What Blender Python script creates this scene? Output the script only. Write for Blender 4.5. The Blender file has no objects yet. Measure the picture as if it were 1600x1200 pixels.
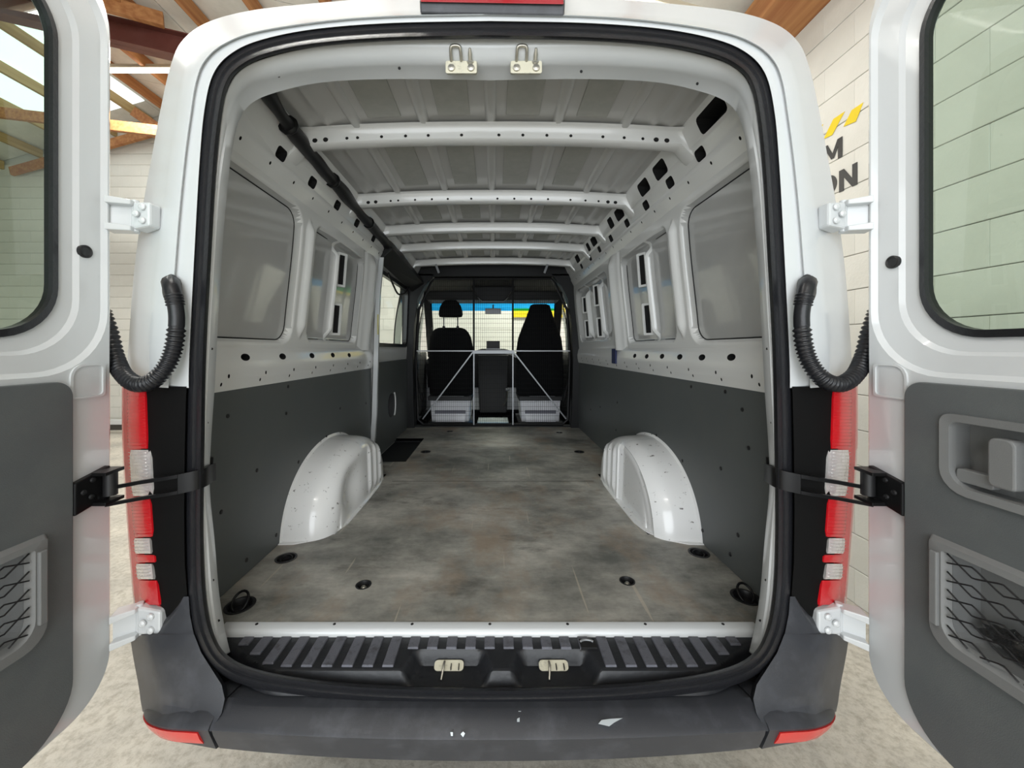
import bpy, bmesh, math, random
from mathutils import Vector, Matrix, noise
from mathutils.geometry import tessellate_polygon
random.seed(7)
S = bpy.context.scene
COL = S.collection
PI = math.pi

# ------------------------------------------------------------------ camera, world, light, exposure
FPX = 600.0; VX, VY = 772.0, 545.0; CZ = 1.46; CX = 0.012
cam_d = bpy.data.cameras.new('camera'); cam = bpy.data.objects.new('camera', cam_d); COL.objects.link(cam)
cam.location = (CX, 0, CZ); cam.rotation_euler = (PI/2, 0, 0)
cam_d.sensor_fit = 'HORIZONTAL'; cam_d.sensor_width = 36.0
cam_d.lens = FPX/1600*36.0
cam_d.shift_x = (800-VX)/1600; cam_d.shift_y = (VY-600)/1600
cam_d.clip_start = 0.02; cam_d.clip_end = 100
S.camera = cam
S.view_settings.view_transform = 'Standard'; S.view_settings.look = 'None'
S.view_settings.gamma = 1.0; S.view_settings.use_curve_mapping = False
S.view_settings.exposure = 0.02
w = bpy.data.worlds.new('world'); S.world = w; w.use_nodes = True
w.node_tree.nodes['Background'].inputs[0].default_value = (0.86, 0.93, 1.0, 1)
w.node_tree.nodes['Background'].inputs[1].default_value = 1.6

def area(name, loc, rot, sx, sy, power, color=(1, 1, 1)):
    l = bpy.data.lights.new(name, 'AREA'); l.shape = 'RECTANGLE'; l.size = sx; l.size_y = sy
    l.energy = power; l.color = color
    o = bpy.data.objects.new(name, l); o.location = loc; o.rotation_euler = rot; COL.objects.link(o)
    return o
# daylight through the open roller door behind the photographer
area('daylight_bay', (-1.0, -3.7, 1.95), (PI/2, 0, 0), 5.4, 3.5, 228, (0.94, 0.98, 1.0))
# fluorescent battens, the unseen ones added as fill light (their housings are built further down)
BATTENS = [(-4.75, 5.2, 5.27), (-0.2, -1.3, 4.2), (.88, 2.60, 3.86), (-1.2, 1.0, 4.45), (-3.2, 2.3, 4.75), (0.9, 6.2, 3.95)]
for i, (x, y, z) in enumerate(BATTENS):
    area('batten_light', (x, y, z-0.09-(.02 if i == 2 else 0)), (0, .255 if i == 2 else 0, 0), 1.2, 0.12, (115, 22, 22, 34, 70, 125)[i], (1.0, 0.985, 0.93))

# ------------------------------------------------------------------ helpers
def P(px, py, d, cx=0.0):                 # a photo point at a real distance d
    return Vector((cx + (px-VX)*d/FPX, d, CZ + (VY-py)*d/FPX))
WL = {}
def finish(o, parent):
    COL.objects.link(o)
    o.parent = parent
    if parent is not None:
        o.location = Vector(o.location) - WL.get(parent.name, Vector((0, 0, 0)))
def mesh_data(name, verts, faces, mats, smooth=False, midx=None):
    me = bpy.data.meshes.new(name)
    me.from_pydata([tuple(v) for v in verts], [], faces)
    for m in (mats if isinstance(mats, (list, tuple)) else [mats]): me.materials.append(m)
    if smooth: me.polygons.foreach_set('use_smooth', [True]*len(me.polygons))
    if midx: me.polygons.foreach_set('material_index', midx)
    me.update(); return me
def obj(name, me, parent=None, loc=(0, 0, 0), **props):
    o = bpy.data.objects.new(name, me); o.location = loc
    WL[o.name] = Vector(loc)
    finish(o, parent)
    for k, v in props.items(): o[k] = v
    return o
def empty(name, loc, label, cat, group=None, parent=None):
    o = bpy.data.objects.new(name, None); o.location = loc; o.empty_display_size = 0.1
    WL[o.name] = Vector(loc); finish(o, parent)
    o['label'] = label; o['category'] = cat
    if group: o['group'] = group
    return o
def bev(o, wd=0.004, seg=2, ang=35):
    m = o.modifiers.new('bevel', 'BEVEL'); m.width = wd; m.segments = seg; m.limit_method = 'ANGLE'
    m.angle_limit = math.radians(ang); return o

class G:                                   # geometry collector
    def __init__(s): s.v = []; s.f = []
    def add(s, vs, fs):
        n = len(s.v); s.v += [Vector(a) for a in vs]; s.f += [tuple(i+n for i in f) for f in fs]; return s
    def box(s, a, b):
        x0, y0, z0 = a; x1, y1, z1 = b
        return s.add([(x0,y0,z0),(x1,y0,z0),(x1,y1,z0),(x0,y1,z0),(x0,y0,z1),(x1,y0,z1),(x1,y1,z1),(x0,y1,z1)],
                     [(0,3,2,1),(4,5,6,7),(0,1,5,4),(1,2,6,5),(2,3,7,6),(3,0,4,7)])
    def hexa(s, pts):                      # eight corners, bottom loop then top loop
        return s.add(pts, [(0,3,2,1),(4,5,6,7),(0,1,5,4),(1,2,6,5),(2,3,7,6),(3,0,4,7)])
    def tube(s, path, r, n=8, caps=True):
        path = [Vector(p) for p in path]; m = len(path); vs = []; fs = []
        t0 = (path[1]-path[0]).normalized(); up = Vector((0, 0, 1)) if abs(t0.z) < .9 else Vector((1, 0, 0))
        nrm = t0.cross(up).normalized()
        for i, p in enumerate(path):
            t = ((path[min(i+1, m-1)]-path[max(i-1, 0)])).normalized()
            nrm = (nrm - t*nrm.dot(t)).normalized(); b = t.cross(nrm)
            rr = r(i/(m-1)) if callable(r) else r
            for k in range(n):
                a = 2*PI*k/n; vs.append(p + nrm*math.cos(a)*rr + b*math.sin(a)*rr)
        for i in range(m-1):
            for k in range(n):
                a = i*n+k; c = i*n+(k+1) % n; fs.append((a, c, c+n, a+n))
        if caps: fs += [tuple(range(n))[::-1], tuple((m-1)*n+k for k in range(n))]
        return s.add(vs, fs)
    def bar(s, a, b, wx, wz):              # square bar between two points
        a, b = Vector(a), Vector(b); t = (b-a).normalized()
        up = Vector((0, 1, 0)) if abs(t.y) < .9 else Vector((0, 0, 1))
        u = t.cross(up).normalized()*wx/2; v = t.cross(u).normalized()*wz/2
        return s.hexa([a-u-v, a+u-v, a+u+v, a-u+v, b-u-v, b+u-v, b+u+v, b-u+v])
    def prism(s, poly, f0, f1):            # poly of 2D points, f0/f1 map a 2D point to 3D
        n = len(poly); vs = [f0(p) for p in poly]+[f1(p) for p in poly]
        return s.add(vs, [tuple(range(n))[::-1], tuple(range(n, 2*n))]+[(i, (i+1) % n, (i+1) % n+n, i+n) for i in range(n)])
    def loft(s, loops, closed=True, caps=False):
        n = len(loops[0]); vs = [p for l in loops for p in l]; fs = []
        for i in range(len(loops)-1):
            for k in range(n if closed else n-1):
                a = i*n+k; c = i*n+(k+1) % n; fs.append((a, c, c+n, a+n))
        if caps: fs += [tuple(range(n))[::-1], tuple((len(loops)-1)*n+k for k in range(n))]
        return s.add(vs, fs)
    def lathe(s, prof, c, axis, n=20):     # prof = [(r, h)...]
        axis = Vector(axis).normalized(); u = axis.orthogonal().normalized(); v = axis.cross(u); c = Vector(c)
        loops = [[c + axis*h + u*math.cos(2*PI*k/n)*r + v*math.sin(2*PI*k/n)*r for k in range(n)] for r, h in prof]
        return s.loft(loops, True, True)
    def build(s, name, m, parent=None, smooth=False, recalc=True, bevel=0, **props):
        me = mesh_data(name, s.v, s.f, m, smooth)
        if recalc:
            bm = bmesh.new(); bm.from_mesh(me); bmesh.ops.recalc_face_normals(bm, faces=bm.faces); bm.to_mesh(me); bm.free()
        if smooth == 'auto':
            me.polygons.foreach_set('use_smooth', [True]*len(me.polygons))
            me.set_sharp_from_angle(angle=math.radians(40))
        o = obj(name, me, parent, **props)
        if bevel: bev(o, bevel)
        return o
def catmull(pts, n):
    pts = [Vector(p) for p in pts]; m = len(pts); out = []
    for i in range(n):
        t = i/(n-1)*(m-1); k = min(int(t), m-2); t -= k
        p0, p1, p2, p3 = pts[max(k-1, 0)], pts[k], pts[k+1], pts[min(k+2, m-1)]
        out.append(.5*((2*p1)+(p2-p0)*t+(2*p0-5*p1+4*p2-p3)*t*t+(3*p1-p0-3*p2+p3)*t**3))
    return out
def rrect(x0, x1, y0, y1, r, n=6):         # rounded rectangle, counter clockwise; r is one radius or four (bl, br, tr, tl)
    R = [r]*4 if not isinstance(r, (list, tuple)) else r
    cs = [(x0+R[0], y0+R[0], PI, R[0]), (x1-R[1], y0+R[1], 1.5*PI, R[1]), (x1-R[2], y1-R[2], 0, R[2]), (x0+R[3], y1-R[3], .5*PI, R[3])]
    return [(cx+rr*math.cos(a+PI/2*k/n), cy+rr*math.sin(a+PI/2*k/n)) for cx, cy, a, rr in cs for k in range(n+1)]
def cut(o, cg, dark):                      # boolean cut; cut faces take the second material
    me = mesh_data('c', cg.v, cg.f, [dark, dark]); me.polygons.foreach_set('material_index', [1]*len(me.polygons))
    bm = bmesh.new(); bm.from_mesh(me); bmesh.ops.recalc_face_normals(bm, faces=bm.faces); bm.to_mesh(me); bm.free()
    if len(o.data.materials) < 2: o.data.materials.append(dark)
    c = bpy.data.objects.new('c', me); COL.objects.link(c)
    save = o.location.copy(); par = o.parent; o.parent = None; o.location = (0, 0, 0)
    md = o.modifiers.new('b', 'BOOLEAN'); md.operation = 'DIFFERENCE'; md.object = c; md.solver = 'EXACT'
    dg = bpy.context.evaluated_depsgraph_get(); dg.update()
    new = bpy.data.meshes.new_from_object(o.evaluated_get(dg), preserve_all_data_layers=True, depsgraph=dg)
    o.modifiers.remove(md); old = o.data; o.data = new; new.name = old.name
    o.parent = par; o.location = save
    bpy.data.objects.remove(c); return o
def sstep(a, b, x):
    t = max(0, min(1, (x-a)/(b-a))); return t*t*(3-2*t)
def sdrr(x, y, x0, x1, y0, y1, r):         # signed distance to a rounded rectangle (negative inside)
    qx = abs(x-(x0+x1)/2)-(x1-x0)/2+r; qy = abs(y-(y0+y1)/2)-(y1-y0)/2+r
    return math.hypot(max(qx, 0), max(qy, 0))+min(max(qx, qy), 0)-r
def field(us, vs, fn):
    g = G(); n = len(vs); V = [fn(u, v) for u in us for v in vs]
    return g.add(V, [(i*n+j, (i+1)*n+j, (i+1)*n+j+1, i*n+j+1) for i in range(len(us)-1) for j in range(n-1)])
def lin(a, b, step):
    n = max(1, int(round(abs(b-a)/step))); return [a+(b-a)*i/n for i in range(n+1)]

# ------------------------------------------------------------------ materials
def mat(name, col, rough=.5, metal=0, coat=0, trans=0, bump=None, var=None, emit=None, spec=.5, ior=1.45):
    m = bpy.data.materials.new(name); m.use_nodes = True; nt = m.node_tree; b = nt.nodes['Principled BSDF']
    b.inputs['Base Color'].default_value = (*col, 1); b.inputs['Roughness'].default_value = rough
    b.inputs['Metallic'].default_value = metal; b.inputs['Coat Weight'].default_value = coat; b.inputs['Coat Roughness'].default_value = .05
    b.inputs['Transmission Weight'].default_value = trans; b.inputs['IOR'].default_value = ior
    b.inputs['Specular IOR Level'].default_value = spec
    if emit: b.inputs['Emission Color'].default_value = (*emit[0], 1); b.inputs['Emission Strength'].default_value = emit[1]
    if bump or var:
        tc = nt.nodes.new('ShaderNodeTexCoord')
    if bump:                               # (scale, strength)
        n = nt.nodes.new('ShaderNodeTexNoise'); n.inputs['Scale'].default_value = bump[0]; n.inputs['Detail'].default_value = 4
        nt.links.new(tc.outputs['Object'], n.inputs['Vector'])
        bp = nt.nodes.new('ShaderNodeBump'); bp.inputs['Strength'].default_value = bump[1]; bp.inputs['Distance'].default_value = .01
        nt.links.new(n.outputs[0], bp.inputs['Height']); nt.links.new(bp.outputs[0], b.inputs['Normal'])
    if var:                                # (scale, other colour, low, high[, stretch])
        n = nt.nodes.new('ShaderNodeTexNoise'); n.inputs['Scale'].default_value = var[0]; n.inputs['Detail'].default_value = 6; n.inputs['Roughness'].default_value = .65
        src = tc.outputs['Object']
        if len(var) > 4:
            mp = nt.nodes.new('ShaderNodeMapping'); mp.inputs['Scale'].default_value = var[4]; nt.links.new(src, mp.inputs[0]); src = mp.outputs[0]
        nt.links.new(src, n.inputs['Vector'])
        cr = nt.nodes.new('ShaderNodeValToRGB'); cr.color_ramp.elements[0].position = var[2]; cr.color_ramp.elements[1].position = var[3]
        cr.color_ramp.elements[0].color = (*col, 1); cr.color_ramp.elements[1].color = (*var[1], 1)
        nt.links.new(n.outputs[0], cr.inputs[0]); nt.links.new(cr.outputs[0], b.inputs['Base Color'])
    return m
M = {}
M['white'] = mat('white_paint', (.61, .63, .64), .26, coat=.5, var=(55, (.50, .51, .51), .70, .80))
M['white_in'] = mat('white_inner_paint', (.78, .785, .77), .25, coat=.5, var=(30, (.55, .55, .54), .68, .80))
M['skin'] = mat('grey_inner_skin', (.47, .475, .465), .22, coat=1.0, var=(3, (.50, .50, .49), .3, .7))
M['white_arch'] = mat('scuffed_white_paint', (.84, .845, .845), .22, coat=.5, var=(38, (.16, .15, .14), .63, .69))
M['roof_in'] = mat('roof_inner_paint', (.52, .52, .505), .3, coat=.3)
M['pad'] = mat('sound_pad', (.37, .375, .345), .5, var=(20, (.42, .42, .39), .4, .7))
M['lining'] = mat('grey_lining_board', (.090, .100, .100), .45, bump=(300, .05), var=(5, (.10, .108, .105), .35, .7))
M['trim_l'] = mat('door_trim', (.105, .115, .118), .5, bump=(500, .12), var=(6, (.125, .135, .135), .4, .7))
M['trim_light'] = mat('door_trim_light', (.19, .195, .195), .45, bump=(500, .08))
M['black'] = mat('black_plastic', (.012, .012, .013), .45)
M['rubber'] = mat('black_rubber', (.012, .0125, .015), .35, bump=(90, .1))
M['bumper'] = mat('bumper_plastic', (.036, .038, .044), .38, bump=(900, .15), var=(9, (.070, .073, .084), .5, .75))
M['tread'] = mat('tread_plastic', (.016, .017, .02), .4, bump=(60, .1))
M['strip'] = mat('tread_grip', (.115, .118, .14), .55, bump=(400, .3), var=(40, (.06, .062, .07), .52, .7))
M['dark'] = mat('dark_shade_and_marks', (.006, .006, .006), .8)  # near-black paints the shade inside holes and slots; also joints and scuffs
M['metal'] = mat('zinc_metal', (.55, .53, .47), .35, metal=.9)
M['cream'] = mat('cream_latch', (.60, .57, .45), .35, var=(60, (.40, .38, .30), .55, .7))
M['silver'] = mat('silver_bar', (.26, .27, .28), .4, metal=.5)
M['blackpaint'] = mat('black_enamel', (.006, .006, .0065), .35, spec=.3, var=(70, (.12, .12, .12), .72, .80))
M['red'] = mat('red_lens', (.56, .006, .012), .2, coat=.35, spec=.35, bump=(160, .12))
M['red2'] = mat('red_reflector', (.68, .022, .02), .25, coat=.3, spec=.35)
M['darkred'] = mat('dark_red_lens', (.30, .01, .02), .12, coat=.7)
M['clear'] = mat('clear_lens', (.74, .72, .71), .12, metal=.5, coat=.8, bump=(60, .35))
M['seat'] = mat('seat_fabric', (.006, .0065, .007), .9, spec=.15, bump=(300, .2))
M['cab'] = mat('cab_plastic', (.013, .0135, .014), .5, spec=.3)
M['wire'] = mat('black_wire', (.006, .006, .006), .6, spec=.15)
M['headliner'] = mat('headliner', (.06, .06, .055), .8)
M['seatbox'] = mat('seat_box_paint', (.86, .86, .90), .35, coat=.3)
M['boxgrey'] = mat('seat_box_slot', (.20, .20, .24), .5)
M['cabfloor'] = mat('cab_floor_mat', (.42, .46, .45), .5, var=(20, (.33, .36, .35), .4, .6))
M['yellow'] = mat('yellow_paint', (.78, .58, .01), .5)
M['signtext'] = mat('black_sign_paint', (.03, .03, .03), .5)
M['navy'] = mat('navy_sticker', (.012, .02, .08), .5)
M['tube_on'] = mat('lit_tube', (1, 1, 1), .5, emit=((1, .97, .86), 9))
M['skylight'] = mat('backlit_skylight_sheet', (.8, .85, .85), .5, emit=((.85, .97, 1), 1.3))
M['batten'] = mat('batten_housing', (.62, .55, .42), .5)
M['steel'] = mat('red_oxide_steel', (.12, .032, .024), .5, var=(5, (.15, .05, .04), .4, .7))
M['pinkbag'] = mat('black_bag_film', (.012, .012, .012), .16, coat=.5, bump=(45, 1.0))
M['screen'] = mat('windscreen_shade', (.02, .28, .75), .1, trans=.85)

def glass(name, tint, rough=0.0, refl=.08):   # thin sheet: tinted see-through plus a mirror share
    m = bpy.data.materials.new(name); m.use_nodes = True; nt = m.node_tree; nt.nodes.clear()
    out = nt.nodes.new('ShaderNodeOutputMaterial'); mx = nt.nodes.new('ShaderNodeMixShader')
    tr = nt.nodes.new('ShaderNodeBsdfTransparent'); tr.inputs[0].default_value = (*tint, 1)
    gl = nt.nodes.new('ShaderNodeBsdfGlossy'); gl.inputs['Roughness'].default_value = rough
    lw = nt.nodes.new('ShaderNodeLayerWeight'); lw.inputs[0].default_value = .25
    mr = nt.nodes.new('ShaderNodeMapRange'); mr.inputs[3].default_value = refl*.5; mr.inputs[4].default_value = refl*4
    nt.links.new(lw.outputs['Fresnel'], mr.inputs[0]); nt.links.new(mr.outputs[0], mx.inputs[0])
    nt.links.new(tr.outputs[0], mx.inputs[1]); nt.links.new(gl.outputs[0], mx.inputs[2]); nt.links.new(mx.outputs[0], out.inputs[0])
    return m
M['glass_g'] = glass('green_tinted_glass', (.60, .72, .64))
M['glass_c'] = glass('clear_glass', (.90, .96, .92))
M['glass_b'] = glass('blue_shade_band', (.02, .38, .85))

def wood_mat(name, c1, c2):
    m = mat(name, c1, .65); nt = m.node_tree; b = nt.nodes['Principled BSDF']
    tc = nt.nodes.new('ShaderNodeTexCoord'); mp = nt.nodes.new('ShaderNodeMapping'); mp.inputs['Scale'].default_value = (14, .9, 14)
    n = nt.nodes.new('ShaderNodeTexNoise'); n.inputs['Scale'].default_value = 1.4; n.inputs['Detail'].default_value = 5
    cr = nt.nodes.new('ShaderNodeValToRGB'); cr.color_ramp.elements[0].color = (*c1, 1); cr.color_ramp.elements[1].color = (*c2, 1)
    cr.color_ramp.elements[0].position = .35; cr.color_ramp.elements[1].position = .68
    nt.links.new(tc.outputs['Object'], mp.inputs[0]); nt.links.new(mp.outputs[0], n.inputs['Vector'])
    nt.links.new(n.outputs[0], cr.inputs[0]); nt.links.new(cr.outputs[0], b.inputs['Base Color'])
    return m
M['timber'] = wood_mat('timber', (.34, .13, .045), (.50, .24, .09))
M['timber_p'] = wood_mat('timber_pale', (.40, .27, .11), (.52, .38, .18))

def ply_floor():
    m = mat('worn_plywood_floor', (.14, .14, .13), .42); nt = m.node_tree; b = nt.nodes['Principled BSDF']; L = nt.links
    tc = nt.nodes.new('ShaderNodeTexCoord')
    def noise_(sc, det, stretch=(1, 1, 1), rough=.6, rot=0):
        mp = nt.nodes.new('ShaderNodeMapping'); mp.inputs['Scale'].default_value = stretch; mp.inputs['Rotation'].default_value = (0, 0, rot)
        L.new(tc.outputs['Object'], mp.inputs[0]); n = nt.nodes.new('ShaderNodeTexNoise'); n.inputs['Scale'].default_value = sc
        n.inputs['Detail'].default_value = det; n.inputs['Roughness'].default_value = rough; L.new(mp.outputs[0], n.inputs['Vector']); return n
    def ramp(src, p0, c0, p1, c1):
        cr = nt.nodes.new('ShaderNodeValToRGB'); e = cr.color_ramp.elements; e[0].position = p0; e[0].color = (*c0, 1); e[1].position = p1; e[1].color = (*c1, 1)
        L.new(src, cr.inputs[0]); return cr
    def mix(a, bb, f, mode='MIX'):
        mx = nt.nodes.new('ShaderNodeMix'); mx.data_type = 'RGBA'; mx.blend_type = mode
        if hasattr(f, 'links'): L.new(f, mx.inputs[0])
        else: mx.inputs[0].default_value = f
        for s, i in ((a, 6), (bb, 7)):
            if isinstance(s, tuple): mx.inputs[i].default_value = (*s, 1)
            else: L.new(s, mx.inputs[i])
        return mx.outputs[2]
    base = ramp(noise_(1.7, 9, (1, 1.2, 1), .68).outputs[0], .38, (.15, .152, .138), .62, (.50, .48, .43)).outputs[0]
    grain = ramp(noise_(7, 5, (1, 3, 1), .7).outputs[0], .35, (.82, .82, .82), .7, (1.14, 1.14, 1.14)).outputs[0]
    c = mix(base, grain, 1.0, 'MULTIPLY')
    st = ramp(noise_(2.1, 5, (1.5, 1, 1), .7).outputs[0], .50, (0, 0, 0), .66, (.6, .6, .6)).outputs[0]
    c = mix(c, (.33, .24, .165), st)
    dk = ramp(noise_(3.3, 6, (.8, 1.8, 1), .7).outputs[0], .56, (0, 0, 0), .68, (.6, .6, .6)).outputs[0]
    c = mix(c, (.07, .064, .055), dk)
    for rot, sc in ((.35, 1.0), (-.45, 1.2), (1.2, .8)):      # long thin scratches
        s = ramp(noise_(5*sc, 2, (9, .35, 1), .5, rot).outputs[0], .735, (0, 0, 0), .75, (.5, .5, .5)).outputs[0]
        c = mix(c, (.55, .48, .38), s)
    L.new(c, b.inputs['Base Color'])
    rr = nt.nodes.new('ShaderNodeMapRange'); rr.inputs[3].default_value = .34; rr.inputs[4].default_value = .62
    L.new(noise_(5, 5).outputs[0], rr.inputs[0]); L.new(rr.outputs[0], b.inputs['Roughness'])
    return m
M['ply'] = ply_floor()
def concrete():
    m = mat('concrete_slab', (.40, .37, .32), .75); nt = m.node_tree; b = nt.nodes['Principled BSDF']; L = nt.links
    tc = nt.nodes.new('ShaderNodeTexCoord')
    n1 = nt.nodes.new('ShaderNodeTexNoise'); n1.inputs['Scale'].default_value = 2.2; n1.inputs['Detail'].default_value = 8
    n2 = nt.nodes.new('ShaderNodeTexNoise'); n2.inputs['Scale'].default_value = 28; n2.inputs['Detail'].default_value = 6; n2.inputs['Roughness'].default_value = .75
    for n in (n1, n2): L.new(tc.outputs['Object'], n.inputs['Vector'])
    c1 = nt.nodes.new('ShaderNodeValToRGB'); e = c1.color_ramp.elements; e[0].position = .3; e[0].color = (.42, .40, .36, 1); e[1].position = .7; e[1].color = (.66, .62, .54, 1)
    c2 = nt.nodes.new('ShaderNodeValToRGB'); e = c2.color_ramp.elements; e[0].position = .36; e[0].color = (.62, .6, .57, 1); e[1].position = .56; e[1].color = (1, 1, 1, 1)
    L.new(n1.outputs[0], c1.inputs[0]); L.new(n2.outputs[0], c2.inputs[0])
    mx = nt.nodes.new('ShaderNodeMix'); mx.data_type = 'RGBA'; mx.blend_type = 'MULTIPLY'; mx.inputs[0].default_value = .8
    L.new(c1.outputs[0], mx.inputs[6]); L.new(c2.outputs[0], mx.inputs[7]); L.new(mx.outputs[2], b.inputs['Base Color'])
    bp = nt.nodes.new('ShaderNodeBump'); bp.inputs['Strength'].default_value = .35; bp.inputs['Distance'].default_value = .01
    L.new(n2.outputs[0], bp.inputs['Height']); L.new(bp.outputs[0], b.inputs['Normal'])
    return m
M['concrete'] = concrete()
M['block'] = mat('painted_block', (.72, .71, .66), .6, bump=(60, .12), var=(1.3, (.64, .63, .58), .35, .7))
M['mortar'] = mat('painted_mortar', (.60, .59, .54), .7)
M['roofsheet'] = mat('roof_lining_sheet', (.80, .78, .72), .6, bump=(5, .3), var=(2.5, (.66, .64, .58), .4, .7))
M['kerb'] = mat('dark_skirting', (.06, .055, .05), .6)

# ------------------------------------------------------------------ the garage
FY = 7.0; RX = 2.1; LX = -10.0; BY = -4.0
def zroof(x): return 5.75-.235*(x+6) if x > -6 else 5.75+.29*(x+6)
def struct(name, g, m, parent=None, **k):
    return g.build(name, m, parent, **({'kind': 'structure'} if parent is None else {}), **k)
floor = struct('floor', G().box((LX-.2, BY-.2, -.15), (RX+.2, FY+.2, 0)), M['concrete'])
wr = struct('wall_right', G().box((RX+.012, BY, 0), (RX+.2, FY, 3.6)), M['mortar'])
prof = [(LX, 0), (RX+.012, 0), (RX+.012, 3.6), (RX+.012, zroof(RX)), (-6, zroof(-6)), (LX, zroof(LX))]
wf = struct('wall_front', G().prism(prof, lambda p: (p[0], FY+.012, p[1]), lambda p: (p[0], FY+.2, p[1])), M['mortar'])
struct('wall_left', G().box((LX-.2, BY, 0), (LX, FY, zroof(LX))), M['block'])
wb = G()
wb.prism([(LX, 0), (-3.9, 0), (-3.9, 3.9), (1.9, 3.9), (1.9, 0), (RX, 0), (RX, zroof(RX)), (-6, zroof(-6)), (LX, zroof(LX))],
         lambda p: (p[0], BY-.2, p[1]), lambda p: (p[0], BY, p[1]))
struct('wall_back', wb, M['block'])

def block_mesh(lx, ly, lz, name):          # block standing centred on its origin, slim bevels
    g = G().box((-lx/2, -ly/2, -lz/2), (lx/2, ly/2, lz/2)); me = mesh_data(name, g.v, g.f, M['block'])
    bm = bmesh.new(); bm.from_mesh(me); bmesh.ops.bevel(bm, geom=bm.edges[:], offset=.0025, segments=1, affect='EDGES'); bm.to_mesh(me); bm.free(); return me
BW, BH, J = .40, .20, .0035
mR = block_mesh(.035, BW+.001, BH-J, 'block'); mF = block_mesh(BW+.001, .035, BH-J, 'block')
cand = []
for r in range(18):
    for c in range(-9, 18):
        y = c*BW+(.2 if r % 2 else 0); z = r*BH+.1
        if y-.2 < BY or y+.2 > FY: continue
        vis = (1.25 < y < 4.2)
        cand.append((0 if vis else 1, y, z))
near = [k for k in cand if k[0] == 0]; rest = [k for k in cand if k[0]]
base = None
for _, y, z in near:
    obj('block', mR, wr, (RX-.0055+random.uniform(-.0012, .0012), y, z))
g = G()
for _, y, z in rest: g.box((RX-.02, y-BW/2+J/2, z-BH/2+J/2), (RX+.012, y+BW/2-J/2, z+BH/2-J/2))
g.build('block', M['block'], wr, kind='stuff')
g = G(); cnt = 0
for r in range(29):
    for c in range(-25, 6):
        x = c*BW+(.2 if r % 2 else 0); z = r*BH+.1
        if x-.2 < LX or x+.2 > RX or z+.1 > min(zroof(x-.2), zroof(x+.2)): continue
        vis = (-9.2 < x < -5.7 and z > .8) or (-1.3 < x < 1.3 and 1.2 < z < 2.4)
        if vis and cnt < 285:
            obj('block', mF, wf, (x, FY-.0055+random.uniform(-.0015, .0015), z)); cnt += 1
        else: g.box((x-BW/2+J/2, FY-.02, z-BH/2+J/2), (x+BW/2-J/2, FY+.012, z+BH/2-J/2))
g.build('block', M['block'], wf, kind='stuff')

# roof: lining sheets with seams, skylight strip, purlins, portal rafters
SKY = (-7.45, -6.35, 3.9, 6.4)
ceil = struct('ceiling', G().prism([(RX+.2, zroof(RX)+.02), (-6, zroof(-6)+.02), (LX-.2, zroof(LX)-.04), (LX-.2, zroof(LX)+.10), (-6, zroof(-6)+.16), (RX+.2, zroof(RX)+.16)],
              lambda p: (p[0], BY-.2, p[1]), lambda p: (p[0], FY+.2, p[1])), M['mortar'])
for i, (x0, x1) in enumerate([(-10, -8.8), (-8.8, -7.5), (-7.5, -6), (-6, -4.8), (-4.8, -3.6), (-3.6, -2.4), (-2.4, -1.2), (-1.2, 0), (0, 1.05), (1.05, 2.1)]):
    for y0 in lin(BY, FY-1.1, 1.1):
        y1 = y0+1.09
        if x0 == -7.5 and y0 > 3.5 and y1 < 6.6: continue
        a, b = zroof(x0), zroof(x1)
        G().hexa([(x0+.005, y0, a-.02), (x1-.005, y0, b-.02), (x1-.005, y1, b-.02), (x0+.005, y1, a-.02),
                  (x0+.005, y0, a+.02), (x1-.005, y0, b+.02), (x1-.005, y1, b+.02), (x0+.005, y1, a+.02)]).build('roof_panel', M['roofsheet'], ceil)
for x0, x1, y0, y1 in [(-7.5, -6, 3.7, 6.6), (-.6, .4, 4.6, 6.0)]:
    dz = -.03 if x0 > -6 else -.01
    G().hexa([(x0, y0, zroof(x0)-.02+dz), (x1, y0, zroof(x1)-.02+dz), (x1, y1, zroof(x1)-.02+dz), (x0, y1, zroof(x0)-.02+dz),
              (x0, y0, zroof(x0)+dz), (x1, y0, zroof(x1)+dz), (x1, y1, zroof(x1)+dz), (x0, y1, zroof(x0)+dz)]).build('skylight_sheet', M['skylight'], ceil)
for x in (-9.6, -8.9, -8.2, -7.5, -6.85, -6.2, -5.5, -4.7, -3.9, -3.1, -2.3, -1.5, -.7, .1, .9):
    z = zroof(x)-.045
    G().box((x-.025, BY, z-.15), (x+.025, FY-.03, z)).build('purlin', M['timber'] if x > -6 else M['timber_p'], ceil, bevel=.004)
# timber wall plate with packer along the top of the right wall
G().box((RX-.36, BY, 3.6), (RX+.2, FY-.03, 3.78)).build('wall_plate', M['timber'], wr, bevel=.006)
def hbeam(g, a, b, h, wdt, t=.012):
    a, b = Vector(a), Vector(b); z = Vector((0, 0, 1)); y = Vector((0, 1, 0))
    for dz, hh, ww in ((0, t, wdt), (-h+t, t, wdt), (-h/2+t/2, h, t)):
        u = y*ww/2; v = z*hh/2; c = z*(dz-t/2)
        g.hexa([a+c-u-v, a+c+u-v, b+c+u-v, b+c-u-v, a+c-u+v, a+c+u+v, b+c+u+v, b+c-u+v])
for yy in (4.3, .5):
    g = G(); hbeam(g, (-6, yy, zroof(-6)-.2), (RX-.37, yy, zroof(RX-.37)-.2), .26, .16); hbeam(g, (LX, yy, zroof(LX)-.2), (-6, yy, zroof(-6)-.2), .26, .16)
    g.build('portal_rafter', M['steel'], ceil, label='dark red steel rafter')
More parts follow.
